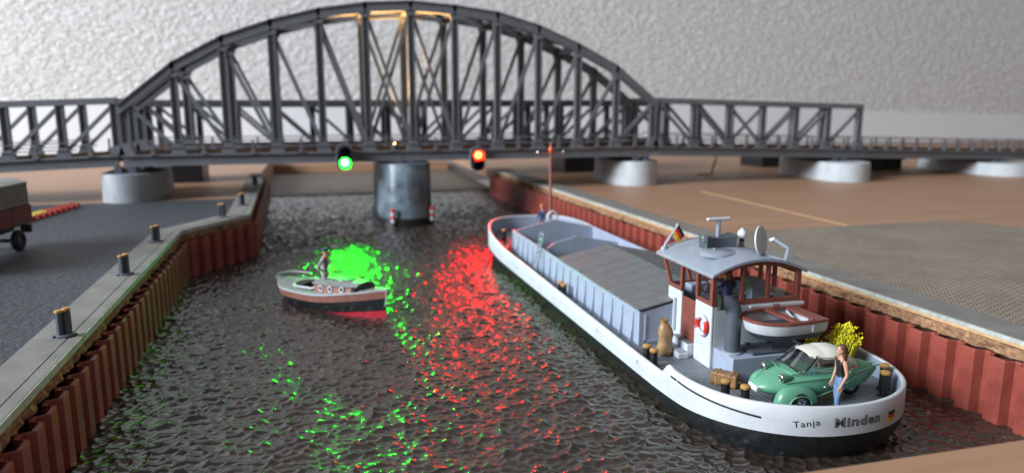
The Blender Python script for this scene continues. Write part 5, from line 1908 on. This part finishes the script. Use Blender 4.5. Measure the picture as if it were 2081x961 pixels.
# boatman
bt = standing('person', (0.16, 33.15, 0.52), math.atan2(-5.4, 4.75) + R(35), 'boatman in grey coat and dark cap standing in the launch, hands at his side', None, None)
bt.scale = (1.25, 1.25, 1.16)
J, Ed = {}, []
J['pelvis'] = ((0, 0, 0.92), (0.16, 0.19)); J['waist'] = ((0.0, 0, 1.08), (0.15, 0.18)); J['chest'] = ((0.0, 0, 1.32), (0.16, 0.20)); J['collar'] = ((0, 0, 1.48), (0.10, 0.15)); J['neck'] = ((0.03, 0, 1.58), 0.06); J['skull'] = ((0.05, 0, 1.68), 0.07)
Ed += [('pelvis', 'waist'), ('waist', 'chest'), ('chest', 'collar'), ('collar', 'neck'), ('neck', 'skull')]
for s, k in ((1, 'l'), (-1, 'r')):
    J[k + 'hip'] = ((0, s * 0.1, 0.84), 0.115); J[k + 'knee'] = ((0.02, s * 0.12, 0.47), 0.085); J[k + 'ankle'] = ((0, s * 0.13, 0.09), 0.065); J[k + 'toe'] = ((0.14, s * 0.14, 0.04), 0.042)
    J[k + 'sho'] = ((0, s * 0.23, 1.45), 0.08)
    if s < 0:
        J[k + 'elb'] = ((-0.16, s * 0.44, 1.20), 0.062); J[k + 'wrist'] = ((0.10, s * 0.33, 1.02), 0.040)
    else:
        J[k + 'elb'] = ((0.02, s * 0.34, 1.18), 0.06); J[k + 'wrist'] = ((0.20, s * 0.28, 1.02), 0.040)
    Ed += [('pelvis', k + 'hip'), (k + 'hip', k + 'knee'), (k + 'knee', k + 'ankle'), (k + 'ankle', k + 'toe'), ('collar', k + 'sho'), (k + 'sho', k + 'elb'), (k + 'elb', k + 'wrist')]
    hand(J, Ed, J[k + 'wrist'][0], (0.75, 0.3 * -s, -0.5), (0.4, 0, 0.8), k, 1.1)
figure('body', 'pelvis', J, Ed, lambda p: 0 if p.z > 1.55 or (p.x > 0.12 and abs(p.y) > 0.2 and p.z < 1.06) else (2 if p.x > 0.06 and abs(p.y) < 0.2 else 1), ['skin', 'coat', 'darkgrey'], bt)
hd_ = head_mesh((0.07, 0, 1.735), 0.24, (1, 0.0), 'head', 'skin', bt)
face_marks((0.07, 0, 1.735), 0.24, (1, 0.0), hd_)
obj('cap', G().lathe([(0.11, 1.775), (0.125, 1.80), (0.13, 1.85), (0.09, 1.88), (0.02, 1.89)], (0.05, 0, 0), 16), 'navy', bt, smooth=60)
obj('cap_peak', G().loft([[(0.12, -0.09, 1.79), (0.22, -0.05, 1.775), (0.22, 0.05, 1.775), (0.12, 0.09, 1.79)], [(0.12, -0.09, 1.805), (0.22, -0.05, 1.79), (0.22, 0.05, 1.79), (0.12, 0.09, 1.805)]]), 'black', bt)

# ------------------------------------------------------------------ trailer and barrier on the left
tr = thing('tarpaulin_trailer', (-14.85, 35.8, ZB), 'dark red flatbed trailer with olive tarpaulin parked on the asphalt at the frame edge', 'trailer', rz=R(82))
# local x runs along the trailer (front at +x), side towards the camera is -y
TL, TW = 3.4, 1.2
g = G()
rings = []
for x in (-TL, -TL / 3, TL / 3, TL):
    prof_ = [(-TW, 2.08), (-TW, 3.18)]
    g_ = [(-TW, 2.085), (-TW, 3.15), (TW, 3.15), (TW, 2.085)]
    rings.append([(x, a, b) for a, b in g_])
obj('tarpaulin', G().loft(rings), 'tarp', tr, bevel=0.06)
rings = []
for x in (-TL - 0.02, -TL * 0.5, 0, TL * 0.5, TL + 0.02):
    top = [(x, (TW + 0.02) * u, 3.16 + 0.22 * (1 - u * u)) for u in [-1 + k / 5 for k in range(11)]]
    rings.append(top + [(a, b, c - 0.05) for a, b, c in reversed(top)])
obj('tarpaulin_roof', G().loft(rings), 'tarptop', tr, smooth=40)
for k in range(4):
    x0_, x1_ = -TL - 0.05 + k * (2 * TL + 0.1) / 4, -TL - 0.05 + (k + 1) * (2 * TL + 0.1) / 4
    for s in (-1, 1):
        y0_ = s * (TW + 0.05)
        obj('drop_side', G().box(x0_ + 0.02, x1_ - 0.02, min(y0_, y0_ - s * 0.06), max(y0_, y0_ - s * 0.06), 1.30, 2.08), 'truckred', tr, bevel=0.015)
obj('tail_board', G().box(TL + 0.02, TL + 0.08, -TW, TW, 1.30, 2.08), 'truckred', tr, bevel=0.015)
obj('tail_board', G().box(-TL - 0.08, -TL - 0.02, -TW, TW, 1.30, 2.08), 'truckred', tr, bevel=0.015)
obj('bed', G().box(-TL, TL, -TW, TW, 1.22, 1.30), 'black', tr)
obj('chassis', G().box(-TL + 0.2, TL - 0.1, -0.45, 0.45, 0.85, 1.22), 'black', tr)
for x in (-TL + 1.0, TL - 0.85):
    obj('axle', G().path([(x, -0.9, 0.5), (x, 0.9, 0.5)], 0.09, 8), 'black', tr)
    for s in (-1, 1):
        w = obj('wheel', torus((x, s * 0.95, 0.5), 0.34, 0.17, 'y', 24, 10), 'tyre', tr, smooth=70)
        obj('rim', G().lathe([(0.26, -0.06), (0.24, 0.06 * s), (0.1, 0.1 * s), (0.02, 0.12 * s)], (x, s * 0.95, 0.5), 16, axis='y'), 'darkgrey', w, smooth=40)
obj('tow_bar', G().path([(TL - 0.1, 0, 1.0), (TL + 0.55, 0, 0.95), (TL + 0.8, 0.1, 0.85)], 0.08, 8), 'black', tr)
obj('mudguard', G().box(TL - 0.1, TL + 0.12, -1.15, -0.7, 0.75, 1.15), 'black', tr, bevel=0.03)

bar = thing('striped_barrier', (-15.8, 50.5, ZB), 'yellow and red toothed plastic barrier strip lying on the asphalt edge', 'barrier')
pA, pB = Vector((-16.6, 45.4, ZB + 0.02)), Vector((-15.35, 53.6, ZB + 0.02))
nn_ = 12
dd = (pB - pA) / nn_
per = Vector((-dd.y, dd.x, 0)).normalized()
for k in range(nn_):
    a, b = pA + dd * k, pA + dd * (k + 0.92)
    wdt = lerp(0.9, 0.25, k / nn_)
    g = G().hexa([a, b, b + per * wdt, a + per * wdt, a + Vector((0, 0, 0.22)), b + Vector((0, 0, 0.22)), b + per * wdt + Vector((0, 0, 0.30)), a + per * wdt + Vector((0, 0, 0.30))])
    obj('yellow_block' if k < 7 else 'red_block', g, 'barrier_y' if k < 7 else 'barrier_r', bar, bevel=0.03)
    a2, b2 = a - per * 0.30 + dd * 0.1, a - per * 0.02 + dd * 0.1
    g = G().hexa([a2, a2 + dd * 0.55, b2 + dd * 0.55, b2, a2 + Vector((0, 0, 0.25)), a2 + dd * 0.55 + Vector((0, 0, 0.25)), b2 + dd * 0.55 + Vector((0, 0, 0.3)), b2 + Vector((0, 0, 0.3))])
    obj('red_tooth', g, 'barrier_r', bar, bevel=0.02)

# ------------------------------------------------------------------ dark timbers on the barge's far side deck
ts = thing('timber_stack', (15.65, 20.9, DZ), 'stack of dark brown timbers on the side deck between wheelhouse and quay', 'timber')
for lay in range(5):
    for k in range(3):
        x0_ = 15.12 + 0.34 * k + random.uniform(-0.01, 0.01)
        obj('timber', G().box(x0_, x0_ + 0.325, 19.75 + random.uniform(-0.08, 0.08), 22.3 + random.uniform(-0.1, 0.1), DZ + 0.005 + lay * 0.215, DZ + lay * 0.215 + 0.21), 'old_timber', ts, bevel=0.012)
